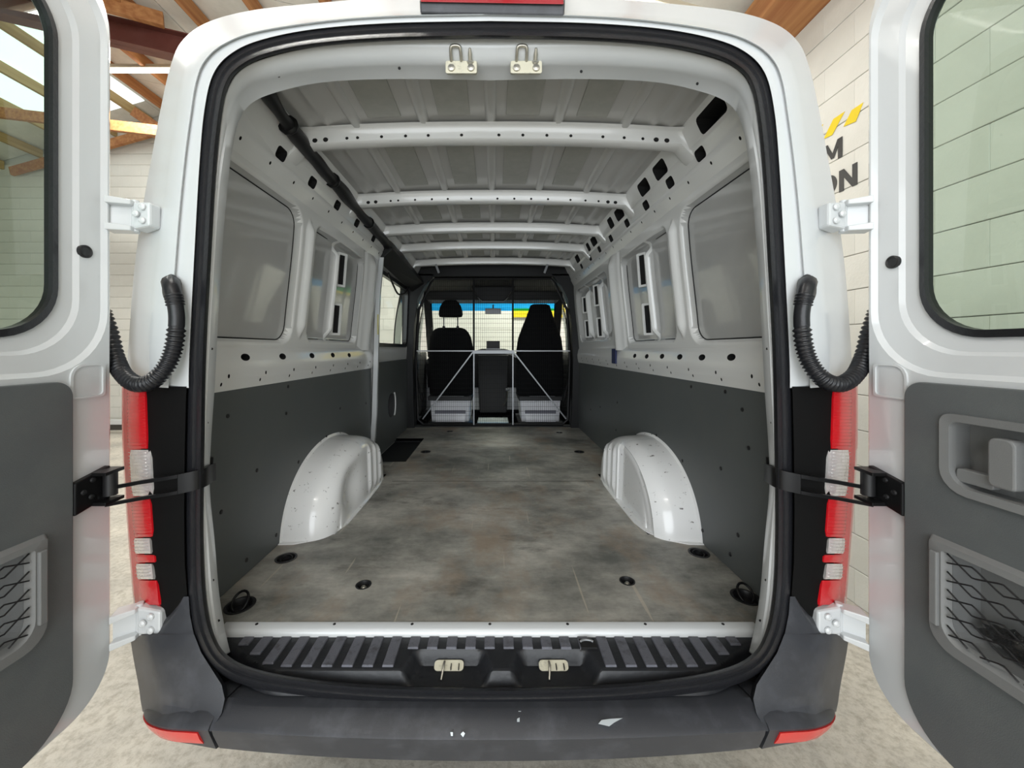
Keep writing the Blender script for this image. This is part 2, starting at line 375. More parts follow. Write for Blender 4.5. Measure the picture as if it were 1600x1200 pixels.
# timber truss braces near the front wall
for a, b in (((-7.6, 5.6, 4.95), (-4.6, 5.6, 4.6)), ((-5.9, 6.3, 5.35), (-4.4, 6.3, 4.35)), ((-8.6, 6.85, 4.62), (-6.1, 6.85, 5.32)), ((-6.1, 6.85, 5.32), (1.6, 6.85, 3.62)), ((-5.4, 3.1, 4.9), (-3.6, 4.2, 5.05))):
    G().bar(a, b, .15, .06).build('timber_brace', M['timber'], ceil, bevel=.004)
for i, (x, y, z) in enumerate(BATTENS):  # fittings out of view are added to carry the fill light
    lab = ['lit fluorescent batten seen left of the van above the white front wall', 'added unseen fluorescent batten over the open bay behind the camera', 'lit fluorescent batten above the right rear corner of the van roof',
           'added unseen fluorescent batten above the back end of the van roof', 'added unseen fluorescent batten beside the dark red steel rafter', 'added unseen fluorescent batten above the front of the van by the front wall'][i]
    t = empty('batten_light_fitting', (x, y, z), lab, 'ceiling light'); tilt = -.26 if i == 2 else 0; kids = []
    G().hexa([(x-.66, y-.05, z-.03), (x+.66, y-.05, z-.03), (x+.66, y+.05, z-.03), (x-.66, y+.05, z-.03), (x-.66, y-.03, z+.03), (x+.66, y-.03, z+.03), (x+.66, y+.03, z+.03), (x-.66, y+.03, z+.03)]).build('housing', M['batten'], t, bevel=.004)
    G().tube([(x-.62, y, z-.055), (x+.62, y, z-.055)], .019, 10).build('tube', M['tube_on'], t)
    for s in (-.64, .64): G().box((x+s-.012, y-.02, z-.08), (x+s+.012, y+.02, z-.03)).build('tube_holder', M['batten'], t)
    G().box((x-.01, y-.01, z+.03), (x+.01, y+.01, zroof(x)-.02)).build('drop_rod', M['silver'], t)
    if tilt:                               # this one is fixed along the roof slope
        for o in t.children:
            for v in o.data.vertices: v.co.z += tilt*(v.co.x-x)
# skirting beam and bright rail along the foot of the front wall
struct('baseboard_front', G().box((LX, FY-.10, .0), (-1.2, FY-.02, .12)), M['kerb'])
G().box((-9.5, FY-.42, .16), (-4.6, FY-.34, .24)).box((-9.4, FY-.42, 0), (-9.3, FY-.34, .16)).box((-4.8, FY-.42, 0), (-4.7, FY-.34, .16)).box((-7.1, FY-.42, 0), (-7.0, FY-.34, .16)).build(
    'wheel_stop_rail', M['white'], None, bevel=.004, label='low pale rail at the foot of the front wall left of the van', category='rail')

def text(body, size, loc, rot, m, parent, name):
    c = bpy.data.curves.new(name, 'FONT'); c.body = body; c.size = size; c.extrude = .0012; c.offset = size*.004
    t = bpy.data.objects.new(name, c); COL.objects.link(t); dg = bpy.context.evaluated_depsgraph_get()
    me = bpy.data.meshes.new_from_object(t.evaluated_get(dg)); bpy.data.objects.remove(t)
    me.transform(Matrix.Translation(loc) @ rot.to_matrix().to_4x4()); me.materials.clear(); me.materials.append(m)
    return obj(name, me, parent)
from mathutils import Euler
# lettering and yellow marks painted on the right wall; text runs towards the camera
def on_right(px, py): d = (RX-.026)*FPX/(px-VX); return (d, CZ+(VY-py)*d/FPX)
rotR = Euler((PI/2, 0, -PI/2))
sg = empty('wall_sign', (RX-.03, 2.3, 2.5), 'painted sign of bold black letters and yellow slashes on the white block wall', 'sign')
LET = {'M': [(0, 0), (0, 1), (.26, 1), (.55, .42), (.84, 1), (1.1, 1), (1.1, 0), (.86, 0), (.86, .62), (.63, .16), (.47, .16), (.24, .62), (.24, 0)],
       'N': [(0, 0), (0, 1), (.25, 1), (.66, .38), (.66, 1), (.9, 1), (.9, 0), (.66, 0), (.24, .62), (.24, 0)]}
for ch, px, py, h in (('M', 1289, 261, .120), ('N', 1314, 301, .128)):
    d, z = on_right(px, py)
    G().prism(LET[ch], lambda p: (RX-.0262, d-p[0]*h, z+p[1]*h), lambda p: (RX-.024, d-p[0]*h, z+p[1]*h)).build('lettering', M['signtext'], sg)
d, z = on_right(1310.5, 301); h = .128
ring = lambda k, xx: [(xx, d+h*.52+h*(.52-k)*math.cos(a), z+h*.5+h*(.5-k)*math.sin(a)) for a in [2*PI*i/32 for i in range(32)]]
G().loft([ring(0, RX-.024), ring(0, RX-.0262), ring(.24, RX-.0262), ring(.24, RX-.024)]).build('lettering', M['signtext'], sg)
for q in ([(1290, 217), (1305, 186), (1323, 174), (1303, 211)], [(1321, 198), (1334, 172), (1352, 160), (1340, 190)], [(1258, 240), (1272, 206), (1289, 194), (1270, 234)]):
    pts = [on_right(*p) for p in q]
    G().prism(pts, lambda p: (RX-.0262, p[0], p[1]), lambda p: (RX-.024, p[0], p[1])).build('yellow_slash', M['yellow'], sg)
g = G().box((.36, FY-.05, 2.03), (1.30, FY-.028, 2.19))
g.build('yellow_board', M['yellow'], None, label='yellow board on the front wall seen through the right of the windscreen', category='sign', bevel=.003)

# ------------------------------------------------------------------ the van
van = empty('cargo_van', (0, 3.5, 0), 'white panel van seen from behind with both rear doors open and an empty cargo bay', 'van')
VF = .677                                   # load floor height
# --- half loops: (offset in px, y in px); spun to both sides
def loop(pts, dfun, n=120, foot=False):
    h = catmull([(a, b, 0) for a, b in pts], n)
    R = []
    for p in h:
        d = dfun(p.x, p.y) if callable(dfun) else dfun
        R.append(Vector((p.x*d/FPX, d, CZ+(VY-p.y)*d/FPX)))
    return [Vector((-q.x, q.y, q.z)) for q in R[:0:-1]] + R
def dg_(x, y): return .98-.045*sstep(880, 1080, y)
GK = [(0, 46), (150, 49), (270, 58), (350, 74), (395, 95), (420, 125), (432, 175), (441, 260), (449, 400), (457, 560), (460, 700), (461, 820), (458, 920), (446, 990), (415, 1038), (350, 1064), (240, 1080), (120, 1087), (0, 1089)]
def off(pts, e):                            # offset a half loop outwards by e px
    v = [Vector((a, b)) for a, b in pts]; out = []
    for i, p in enumerate(v):
        t = v[min(i+1, len(v)-1)]-v[max(i-1, 0)]
        if i in (0, len(v)-1) : t = Vector((1 if i == 0 else -1, 0))
        t.normalize(); nn = Vector((t.y, -t.x)); out.append((p.x+nn.x*e, p.y+nn.y*e))
    out[0] = (0, out[0][1])
    if abs(out[-1][0]) < 30: out[-1] = (0, out[-1][1])
    return out
# rubber door seal
g = G()
sec = []
for e, dd in ((15, .012), (11, -.004), (4, -.008), (0, -.004), (-3, -.016), (-9, -.020), (-14, -.010), (-15, .012)):
    sec.append(loop(off(GK, e), lambda x, y, dd=dd: dg_(x, y)+dd, 160))
g.loft(sec+[sec[0]], closed=False)
g.build('door_seal', M['rubber'], van, smooth='auto')
# white inner frame of the opening
LIP = [(0, 123), (150, 121), (260, 126), (335, 142), (375, 160), (394, 187), (404, 228), (412, 290), (421, 400), (428, 520), (432, 600), (438, 690), (440, 760), (432, 850), (425, 930), (416, 985), (408, 1020)]
MID = [(0, 99), (150, 97), (270, 104), (345, 119), (385, 138), (406, 172), (417, 220), (425, 290), (433, 400), (440, 520), (444, 600), (448, 690), (449, 760), (443, 850), (437, 930), (428, 990), (418, 1032)]
INN = [(0, 60), (150, 63), (265, 72), (342, 88), (386, 107), (408, 136), (419, 185), (427, 270), (435, 400), (443, 540), (446, 620), (449, 700), (450, 770), (447, 850), (443, 930), (434, 985), (422, 1030)]
def dl(dt, ds): return lambda x, y: ds+(dt-ds)*(1-sstep(125, 260, y))
MID2 = [(a if b < 240 else a+2, b) for a, b in MID]
fr = [loop(INN, dl(.99, .982)), loop(MID2, dl(1.035, .992)), loop(off(MID2, -4), dl(1.045, .996)), loop(LIP, dl(1.085, 1.022)), loop(LIP, dl(1.10, 1.04))]
fr.append([Vector((p.x*1.12, p.y+.01, p.z+(.07 if p.z > 2 else 0))) for p in fr[-1]])
fo = G().loft(fr, closed=False).build('opening_frame', M['white'], van, smooth='auto')
md = fo.modifiers.new('t', 'SOLIDIFY'); md.thickness = .004; md.offset = 1
# outer rear rim of the body
OUT = [(0, -5), (150, -1), (250, 6), (370, 19), (440, 38), (478, 66), (496, 105), (511, 170), (524, 240), (540, 330), (552, 420), (560, 520), (565, 604)]
CRS = [(0, 22), (150, 25), (260, 33), (370, 48), (428, 66), (458, 90), (472, 125), (481, 180), (491, 250), (503, 340), (514, 430), (523, 530), (530, 604)]
CR2 = [(0, 24), (150, 27), (258, 35), (362, 51), (414, 70), (443, 95), (457, 128), (466, 182), (475, 250), (484, 340), (491, 430), (498, 530), (502, 604)]
GKO = [(0, 34), (150, 37), (268, 46), (352, 62), (401, 83), (430, 115), (444, 170), (452, 255), (460, 395), (468, 555), (471, 604)]
ou = [loop(GKO, .992), loop(off(GKO, 2), .972), loop(CR2, .978), loop(off(CR2, 2), .968), loop(CRS, .985), loop(off(CRS, 6), 1.0), loop(OUT, 1.05)]
ou.append([Vector((p.x*1.008, p.y+.08, p.z+.01)) for p in ou[-1]])
rim = G().loft(ou, closed=False).build('rear_rim', M['white'], van, smooth='auto')
md = rim.modifiers.new('t', 'SOLIDIFY'); md.thickness = .004; md.offset = 1

# body skin: side slabs and roof, windows cut out
PROF = [(.955, .42), (.985, .60), (.993, .9), (.995, 1.2), (.988, 1.38), (.972, 1.71), (.91, 2.06), (.858, 2.28), (.79, 2.36), (.65, 2.40), (.42, 2.425), (0, 2.435)]
def skin_y(p, y0): return y0
pr = catmull([(a, b, 0) for a, b in PROF], 48)
for s in (-1, 1):
    side = [p for p in pr if p.y < 2.30]
    inner = [Vector((p.x-.012, p.y, 0)) for p in side]
    poly = [(s*p.x, p.y) for p in side]+[(s*p.x, p.y) for p in inner[::-1]]
    o = G().prism(poly, lambda p: (p[0], 1.09, p[1]), lambda p: (p[0], 5.15, p[1])).build('side_skin', M['white'], van)
    c = G()
    if s < 0: c.prism(rrect(2.80, 3.80, 1.475, 2.06, .06), lambda p: (s*.85, p[0], p[1]), lambda p: (s*1.1, p[0], p[1]))
    c.prism(rrect(4.05, 5.0, 1.42, 2.02, .06), lambda p: (s*.8, p[0], p[1]), lambda p: (s*1.1, p[0], p[1]))
    for yc in (2.0, 5.45):
        c.prism([(yc+.40*math.cos(a), .36+.40*math.sin(a)) for a in [2*PI*k/28 for k in range(28)]], lambda p: (s*.8, p[0], p[1]), lambda p: (s*1.1, p[0], p[1]))
    cut(o, c, M['dark']); o.data.polygons.foreach_set('use_smooth', [True]*len(o.data.polygons)); o.data.set_sharp_from_angle(angle=math.radians(30))
roofp = [p for p in pr if p.y >= 2.27]
poly = [(p.x, p.y) for p in roofp]+[(-p.x, p.y) for p in roofp[-2::-1]]
inn = [(a*.99, b-.012) for a, b in poly[::-1]]
G().prism(poly+inn, lambda p: (p[0], 1.12, p[1]), lambda p: (p[0], 4.85, p[1]-.02)).build('roof_skin', M['white'], van, smooth='auto')
# chassis floor, nose, wheels
G().box((-.95, 1.11, .50), (.95, 5.3, .645)).build('chassis_floor', M['black'], van)
g = G()
secs = []
for y, top, wd in ((5.15, 1.38, .985), (5.6, 1.34, .98), (6.0, 1.18, .95), (6.22, .95, .88), (6.28, .6, .84)):
    secs.append([Vector((a*wd, y, b)) for a, b in [(-1, .42), (-1.0, .8), (-.97, top-.12), (-.85, top-.02), (0, top), (.85, top-.02), (.97, top-.12), (1.0, .8), (1, .42)]])
g.loft(secs, True, True); g.build('nose', M['white'], van, smooth='auto')
for s in (-1, 1):
    g = G().hexa([(s*.80, 4.86, 2.30), (s*.88, 4.86, 2.26), (s*.93, 5.62, 1.36), (s*.86, 5.66, 1.36), (s*.78, 4.80, 2.30), (s*.88, 4.78, 2.26), (s*.94, 5.50, 1.34), (s*.84, 5.50, 1.34)])
    g.build('front_pillar', M['cab'], van, bevel=.006)
    for yc in (2.0, 5.45):
        wdl = .17; xx = s*.86
        g = G().lathe([(.20, -.085), (.31, -.09), (.335, -.07), (.34, 0), (.335, .07), (.31, .09), (.20, .085)], (xx, yc, .342), (1, 0, 0), 32)
        ty = g.build('wheel', M['rubber'], van, smooth='auto')
        G().lathe([(.02, .07), (.06, .075), (.09, .05), (.19, .06), (.205, .092), (.2, .0)], (xx, yc, .342), (s, 0, 0), 24).build('rim', M['silver'], ty, smooth='auto')
# --- cargo floor board with lashing eyes
fl_o = G().box((-.865, 1.075, .655), (.865, 3.84, VF)).build('plywood_floor', M['ply'], van)
EYES = [(375, 946, .038), (1165, 933, .038), (447, 872, .034), (1092, 864, .034), (568, 914, .023), (980, 908, .023), (665, 706, .034), (905, 706, .034), (703, 674, .028), (874, 676, .028)]
c = G(); ep = []
for px, py, r in EYES:
    d = (CZ-VF)*FPX/(py-VY); X = CX+(px-VX)*d/FPX; ep.append((X, d, r)); c.lathe([(r, -.06), (r, .05)], (X, d, VF), (0, 0, 1), 28)
c.box((-.95, 2.66, .60), (-.60, 3.36, .75))     # step well by the sliding door
# wheel boxes pass through the board
for s in (-1, 1): c.box((s*.66 if s > 0 else -.95, 1.62, .6), (.95 if s > 0 else -.66, 2.4, .75))
cut(fl_o, c, M['dark'])
for i, (X, d, r) in enumerate(ep):
    e = G().lathe([(r-.001, -.019), (r*.985, -.004), (r*1.12, .0005), (r*1.12, .0018), (r*.93, .002), (r*.86, -.004), (r*.84, -.0205), (.004, -.0209)], (X, d, VF), (0, 0, 1), 28).build('lashing_cup', M['black'], van, smooth='auto')
    if r > .03:
        ring = [(X+.6*r*math.cos(a), d+.55*r*math.sin(a), VF-.008+(.020 if i < 2 else .004)*(1+math.sin(a))) for a in [2*PI*k/20 for k in range(21)]]
        G().tube(ring, .0038, 8, False).build('lashing_ring', M['blackpaint'], e, smooth=True)
    else:
        G().lathe([(.010, -.020), (.010, -.008), (.006, -.004), (.003, -.004)], (X, d, VF), (0, 0, 1), 14).build('bolt', M['metal'], e, smooth='auto')
# board joints as thin grooves filled dark, a scatter of floor screws
for a, b in (((-.59, 2.27), (.60, 2.27)), ):
    G().box((a[0], a[1]-.0015, VF-.001), (b[0], b[1]+.0015, VF+.0006)).build('board_joint', M['dark'], fl_o)
G().box((-.90, 2.64, .56), (-.59, 3.38, .60)).build('step_well', M['black'], van)
for a, b in (((-.605, 2.66, .60), (-.598, 3.36, .672)), ((-.88, 3.36, .60), (-.60, 3.366, .672)), ((-.88, 2.652, .60), (-.60, 2.66, .672))):
    G().box(a, b).build('step_riser', M['cab'], van)
# white sill strip with screws
ss = G().prism([(1.062, .655), (1.062, .668), (1.066, .6765), (1.072, .6805), (1.096, .6805), (1.098, .677), (1.098, .655)], lambda p: (-.752, p[0], p[1]), lambda p: (.752, p[0], p[1])).build('sill_strip', M['white'], van, smooth='auto')
for k in range(7): G().lathe([(.0045, -.001), (.004, .0012), (.001, .0014)], (-.66+k*.22, 1.087, .6805), (0, 0, 1), 10).build('screw', M['black'], ss)

# --- side walls
def xin(z): return .858-.058*sstep(1.33, 2.1, z) if z > 1.33 else .858
def relief(s, d, z):
    o = 0.0
    def rec(x0, x1, z0, z1, r, dep, soft=.010):
        return dep*(1-sstep(-soft, .0, sdrr(d, z, x0, x1, z0, z1, r)))
    def rib(dc, wdt, z0, z1, h):
        t = min(sstep(z0, z0+.07, z), 1-sstep(z1-.07, z1, z)); wl = wdt*(.25+.75*t); q = abs(d-dc)/max(wl, 1e-4)
        return h*t*math.cos(min(q, 1)*PI/2)**.7 if q < 1 else 0
    o += rec(1.0, 1.635, 1.485, 2.05, .075, .030)
    o += rec(1.765, 2.40, 1.495, 2.03-.02*(d-1.76), .05, .034)
    o -= rib(1.70, .028, 1.50, 2.04, .022)
    o -= rib(2.02, .017, 1.50, 2.01, .040)
    o -= .030*math.exp(-((d-2.56)/.055)**2)*(1 if z < 2.0 else 1-sstep(2.0, 2.1, z))
    o += .012*math.exp(-((d-2.44)/.02)**2)
    if s > 0:
        o += rec(2.70, 3.72, 1.52, 2.02, .09, .045, .03)
        o -= rib(3.36, .018, 1.54, 1.99, .042); o -= rib(2.96, .018, 1.54, 1.99, .042)
    o += .004*sstep(.004, 0, abs(sdrr(d, z, 1.0, 1.635, 1.485, 2.05, .075)+.003))
    o += .004*sstep(.004, 0, abs(sdrr(d, z, 1.765, 2.40, 1.495, 2.03, .05)+.003))
    return o
for s in (-1, 1):
    us = lin(1.10, 2.70 if s < 0 else 3.86, .0075); vs = lin(1.45, 2.10, .0075)
    if s > 0:
        us = us
    g = field(us, vs, lambda d, z: Vector((s*(xin(z)+relief(s, d, z)), d, z)))
    me = mesh_data('wall_pressing', g.v, g.f, [M['white_in'], M['skin']], True)
    mi = []
    n = len(vs)
    for i in range(len(us)-1):
        for j in range(n-1):
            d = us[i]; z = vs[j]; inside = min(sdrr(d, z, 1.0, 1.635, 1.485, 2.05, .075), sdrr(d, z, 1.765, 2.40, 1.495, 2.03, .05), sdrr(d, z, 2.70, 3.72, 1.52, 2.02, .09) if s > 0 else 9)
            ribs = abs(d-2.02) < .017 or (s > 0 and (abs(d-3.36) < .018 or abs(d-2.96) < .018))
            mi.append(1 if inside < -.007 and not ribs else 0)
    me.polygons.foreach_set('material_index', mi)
    wp = obj('wall_pressing', me, van)
    for (x0, x1, z0, z1, r, dep) in ((1.0, 1.635, 1.485, 2.05, .075, .030), (1.765, 2.40, 1.495, 2.03, .05, .034)):
        rp = [p for p in rrect(x0+.013, x1-.013, z0+.013, z1-.013, r-.013, 8)]; rp.append(rp[0]); dense = []
        for i in range(len(rp)-1):
            for k in range(8): dense.append((rp[i][0]+(rp[i+1][0]-rp[i][0])*k/8, rp[i][1]+(rp[i+1][1]-rp[i][1])*k/8))
        dense = [p for p in dense if p[0] > 1.11 and abs(p[0]-2.02) > .03]
        run = []; g = G()
        for p in dense+[None]:
            if p is not None and (not run or math.hypot(p[0]-run[-1][0], p[1]-run[-1][1]) < .09): run.append(p)
            else:
                if len(run) > 2: g.tube([Vector((s*(xin(q[1])+dep-.001), q[0], q[1])) for q in run], .0024, 5)
                run = [p] if p is not None else []
        g.build('sealant_bead', M['cab'], wp, smooth=True)
    # waist rail with oval holes
    poly = [(.846, 1.325), (.838, 1.36), (.836, 1.40), (.846, 1.45), (.860, 1.475), (.93, 1.475), (.93, 1.325)]
    o = G().prism(poly, lambda p: (s*p[0], 1.10, p[1]), lambda p: (s*p[0], 2.70 if s < 0 else 3.86, p[1])).build('waist_rail', M['white_in'], van, smooth='auto')
    c = G(); holes = [(390, 560), (447, 558.5), (492, 557), (524, 556), (549, 556)] if s < 0 else [(1147, 560), (1101, 560), (1066, 559), (1038, 558), (1014, 558), (995, 557)]
    for px, py in holes:
        d = abs((.84*FPX)/(px-VX)); z = CZ+(VY-py)*d/FPX+.004
        c.prism([(d+.024*math.cos(a), z+.0125*math.sin(a)) for a in [2*PI*k/18 for k in range(18)]], lambda p: (s*.80, p[0], p[1]), lambda p: (s*.90, p[0], p[1]))
    for d in lin(1.2, 2.6 if s < 0 else 3.6, .2):
        for z, r in ((1.372, .005), (1.348, .0045)):
            c.prism([(d+(.03 if z > 1.36 else 0)+r*math.cos(a), z+r*1.4*math.sin(a)) for a in [2*PI*k/10 for k in range(10)]], lambda p: (s*.80, p[0], p[1]), lambda p: (s*.86, p[0], p[1]))
    cut(o, c, M['dark'])
    # upper cant rail with slots
    poly = [(.700, 2.295), (.715, 2.262), (.742, 2.205), (.750, 2.20), (.772, 2.15), (.772, 2.135), (.800, 2.08), (.86, 2.08), (.84, 2.27), (.76, 2.315)]
    o = G().prism(poly, lambda p: (s*p[0], 1.10, p[1]), lambda p: (s*p[0], 3.84, p[1])).build('cant_rail', M['white_in'], van, smooth='auto')
    c = G()
    for d in (1.40, 1.64, 1.90, 2.17, 2.47, 2.74, 3.0, 3.3):
        c.prism(rrect(d-.030, d+.030, 2.150, 2.190, .012, 3), lambda p: (s*.73, p[0], p[1]), lambda p: (s*.815, p[0], p[1]))
    if s > 0:
        for d, ln in ((1.27, .075), (1.66, .055), (1.84, .055), (2.20, .06), (2.36, .04), (2.76, .06), (2.92, .035), (3.3, .06)):
            c.prism(rrect(d-ln, d+ln, 2.205, 2.262, .015, 3), lambda p: (s*.68, p[0], p[1]), lambda p: (s*.79, p[0], p[1]))
    for d in lin(1.2, 3.6, .16):
        c.prism([(d+.005*math.cos(a), 2.118+.006*math.sin(a)) for a in [2*PI*k/10 for k in range(10)]], lambda p: (s*.74, p[0], p[1]), lambda p: (s*.80, p[0], p[1]))
    cut(o, c, M['dark'])  # cut faces coloured near-black, painting the shade inside the slots
    # stamped slot frames beside the ribs
    for dc, zc in ([(2.105, (1.80, 1.985)), (2.105, (1.535, 1.71))] + ([(2.885+.17, (1.80, 1.97)), (2.885+.17, (1.55, 1.71)), (3.46, (1.78, 1.93)), (3.46, (1.56, 1.72))] if s > 0 else [])):
        z0, z1 = zc; g = G(); wv = .030
        X0 = xin((z0+z1)/2)+.012
        outer = rrect(dc-wv, dc+wv, z0, z1, .006, 2); inner = rrect(dc-wv+.011, dc+wv-.011, z0+.012, z1-.012, .003, 2)
        f = lambda x: (lambda p: Vector((s*(x - (p[1]-(z0+z1)/2)*.075-(p[0]-dc)*.45), p[0]+(x-X0)*.4, p[1])))
        g.loft([[f(X0+.02)(p) for p in outer], [f(X0)(p) for p in outer], [f(X0)(p) for p in inner], [f(X0+.02)(p) for p in inner]])
        g.build('slot_frame', M['white_in'], wp, smooth='auto')
        G().prism(inner, f(X0+.006), f(X0+.008)).build('slot_shade', M['dark'], wp)  # dark plate painting the shade inside the slot
    # grey lining board below the waist, and its screws
    y1 = 2.69 if s < 0 else 3.84
    li = G().prism([(1.105, .678), (y1, .678), (y1, 1.325), (1.105, 1.335)], lambda p: (s*.849, p[0], p[1]), lambda p: (s*.862, p[0], p[1])).build('side_lining', M['lining'], van, bevel=.001)
    pxs = [(455, 604), (452, 646), (407, 735), (391, 875), (437, 836), (471, 722), (514, 682), (546, 682), (575, 630), (535, 638), (362, 650), (352, 800)] if s < 0 else \
          [(1084, 604), (1138, 612), (967, 629), (1022, 680), (1029, 680), (1070, 720), (1131, 732), (1102, 829), (1146, 866), (940, 636), (965, 672), (997, 680), (925, 640), (1165, 640), (1158, 836), (1175, 700)]
    sc = mesh_data('lining_screw', *(lambda q: (q.v, q.f))(G().lathe([(.0075, 0), (.007, .002), (.003, .003)], (0, 0, 0), (-s, 0, 0), 12)), M['black'])
    for px, py in pxs:
        d = .848*FPX/abs(px-VX); z = CZ+(VY-py)*d/FPX
        obj('lining_screw', sc, li, (s*.849, d, z))
    # wheel arch: a domed pressing, ribbed on its inner face
    g = G(); NU = 120; rows = []
    def prow(x, L, H, down=0.0, rib=0.0):
        row = []
        for i in range(NU+1):
            a = PI*i/NU; ca, sa = math.cos(a), math.sin(a)
            py_ = (abs(ca)**.86)*(1 if ca > 0 else -1); pz = abs(sa)**.82
            yy = 1.99+L*py_+(.045*pz if py_ < 0 else -.02*pz); zz = .672+H*pz*(1-down)
            xx = x
            u = (yy-2.02)/.26                # vertical ribs on the forward half of the inner face
            if rib and 0 < u < 1: xx -= rib*.013*max(0, math.sin(u*3*2*PI-.6))*sstep(0, .06, zz-.68)*(1-sstep(.90, .965, zz))
            if rib and yy < 2.0: xx += rib*.018*sstep(2.02, 1.98, yy)*(0 if s < 0 else 1)
            if s < 0 and x < .80:            # dent in the nearside arch
                xx += .040*math.exp(-((yy-1.83)/.09)**2-((zz-.80)/.09)**2)
            row.append(Vector((s*xx, yy, zz)))
        return row
    for x, L, H in ((.862, .452, .338), (.848, .452, .338), (.842, .444, .326), (.80, .441, .322), (.77, .438, .320)): rows.append(prow(x, L, H))
    for k in range(1, 11):
        q = k/10*PI/2; rows.append(prow(.77-.112*math.sin(q)**1.0, .438-.115*(1-math.cos(q)), .320-.060*(1-math.cos(q))**1.0, 0, k/10 if k > 6 else 0))
    for k in range(1, 26): rows.append(prow(.658-.008*k/25, .323, .26, k/25, 1))
    g.loft(rows, closed=False)
    ar = g.build('wheel_arch', M['white_arch'], van, smooth='auto')
    # base flange
    pts = [(.86, 1.530), (.79, 1.534), (.72, 1.565), (.665, 1.63), (.640, 1.72), (.636, 2.0), (.640, 2.2), (.655, 2.32), (.71, 2.40), (.80, 2.445), (.86, 2.45)]
    ins = [(.86, 1.60), (.80, 1.60), (.74, 1.63), (.71, 1.68), (.70, 1.78), (.70, 2.0), (.70, 2.15), (.71, 2.26), (.74, 2.33), (.80, 2.36), (.86, 2.37)]
    G().loft([[Vector((s*a, b, VF+h)) for a, b in q] for q, h in ((pts, .0), (pts, .004), (ins, .006))], closed=False).build('arch_flange', M['white_arch'], ar, smooth='auto')
# navy sticker on the far right waist rail; orange reflector by right wheel arch
G().box((.826, 2.58, 1.36), (.836, 2.66, 1.46)).build('sticker', M['navy'], van)
G().box((.80, 2.42, .72), (.84, 2.45, .76)).build('side_marker', mat('orange_plastic', (.7, .25, .03), .4), van, bevel=.004)

# --- inner roof: sheet, beads, pads, cross ribs
def zr(x): return 2.312-.030*(abs(x)/.7)**2.2
RIBS = [1.47, 2.08, 2.60, 3.05, 3.58]
XB = [-.50, -.25, 0.0, .25, .50]
g = field(lin(-.72, .72, .012), lin(1.08, 3.9, .03), lambda x, y: Vector((x, y, zr(x) - .008*sum(math.exp(-((abs(x)-q)/.012)**2) for q in (.60, .665)))))
rs = g.build('roof_lining_sheet', M['roof_in'], van, smooth=True)
bays = [(1.10, 1.45)]+[(RIBS[i]+.05, RIBS[i+1]-.05) for i in range(4)]+[(3.63, 3.84)]
for bi, (a, b) in enumerate(bays):
    for x in XB:
        a2, b2 = a+.015, b+.0; n = 12
        rows = []
        for i in range(n+1):
            y = a2+(b2-a2)*i/n; e = sstep(a2, a2+.04, y)
            rows.append([Vector((x+u*.022*(.5+.5*e), y, zr(x)-.001-h*.013*e)) for u, h in ((-1, -.2), (-.75, .6), (-.35, 1), (.35, 1), (.75, .6), (1, -.2))])
        G().loft(rows, closed=False).build('roof_bead', M['roof_in'], rs, smooth=True)
    if bi < 5:
        for x0, x1 in ((-.445, -.325), (-.19, -.075), (.055, .175), (.31, .42)):
            G().hexa([(x0, a+.0, zr(x0)-.006), (x1, a, zr(x1)-.006), (x1, b-.06, zr(x1)-.006), (x0, b-.06, zr(x0)-.006),
                      (x0, a, zr(x0)+.002), (x1, a, zr(x1)+.002), (x1, b-.06, zr(x1)+.002), (x0, b-.06, zr(x0)+.002)]).build('sound_pad', M['pad'], rs, bevel=.002)
for ri, yc in enumerate(RIBS):
    rows = []; n = 60
    for i in range(n+1):
        t = i/n*2-1; x = t*.765; at = abs(t)
        zz = 2.302-.022*(at/.9)**2.4-.05*sstep(.93, 1.0, at)
        wv = 1+.25*sstep(.85, 1, at); hh = 1
        sec = [(-.055, -.004), (-.040, -.006), (-.034, -.012), (-.028, -.050), (-.022, -.054), (.022, -.054), (.028, -.050), (.034, -.012), (.040, -.006), (.055, -.004)]
        rows.append([Vector((x, yc+a*wv, zz+b*hh)) for a, b in sec])
    rb = G().loft(rows, closed=False).build('roof_rib', M['white_in'], van, smooth='auto')
    if ri < 2:
        for x in (-.62, -.54, -.5, -.41, -.32, -.235, -.11, .03, .12, .21, .30, .42, .50, .57, .62, .66, -.66):
            r = .006 if abs(x) < .6 else .010
            zz = 2.302-.022*(abs(x/.765)/.9)**2.4
            G().lathe([(r, 0), (r*.8, .0015), (.001, .0015)], (x, yc-.030, zz-.040), (0, -1, .1), 10).build('rib_hole', M['dark'], rb)
# headlamp-like grab clips on the last rib
for x in (-.52, .50):
    G().bar((x, 3.50, 2.23), (x-.03 if x > 0 else x+.03, 3.50, 2.15), .02, .012).build('mesh_clip', M['silver'], van, bevel=.002)
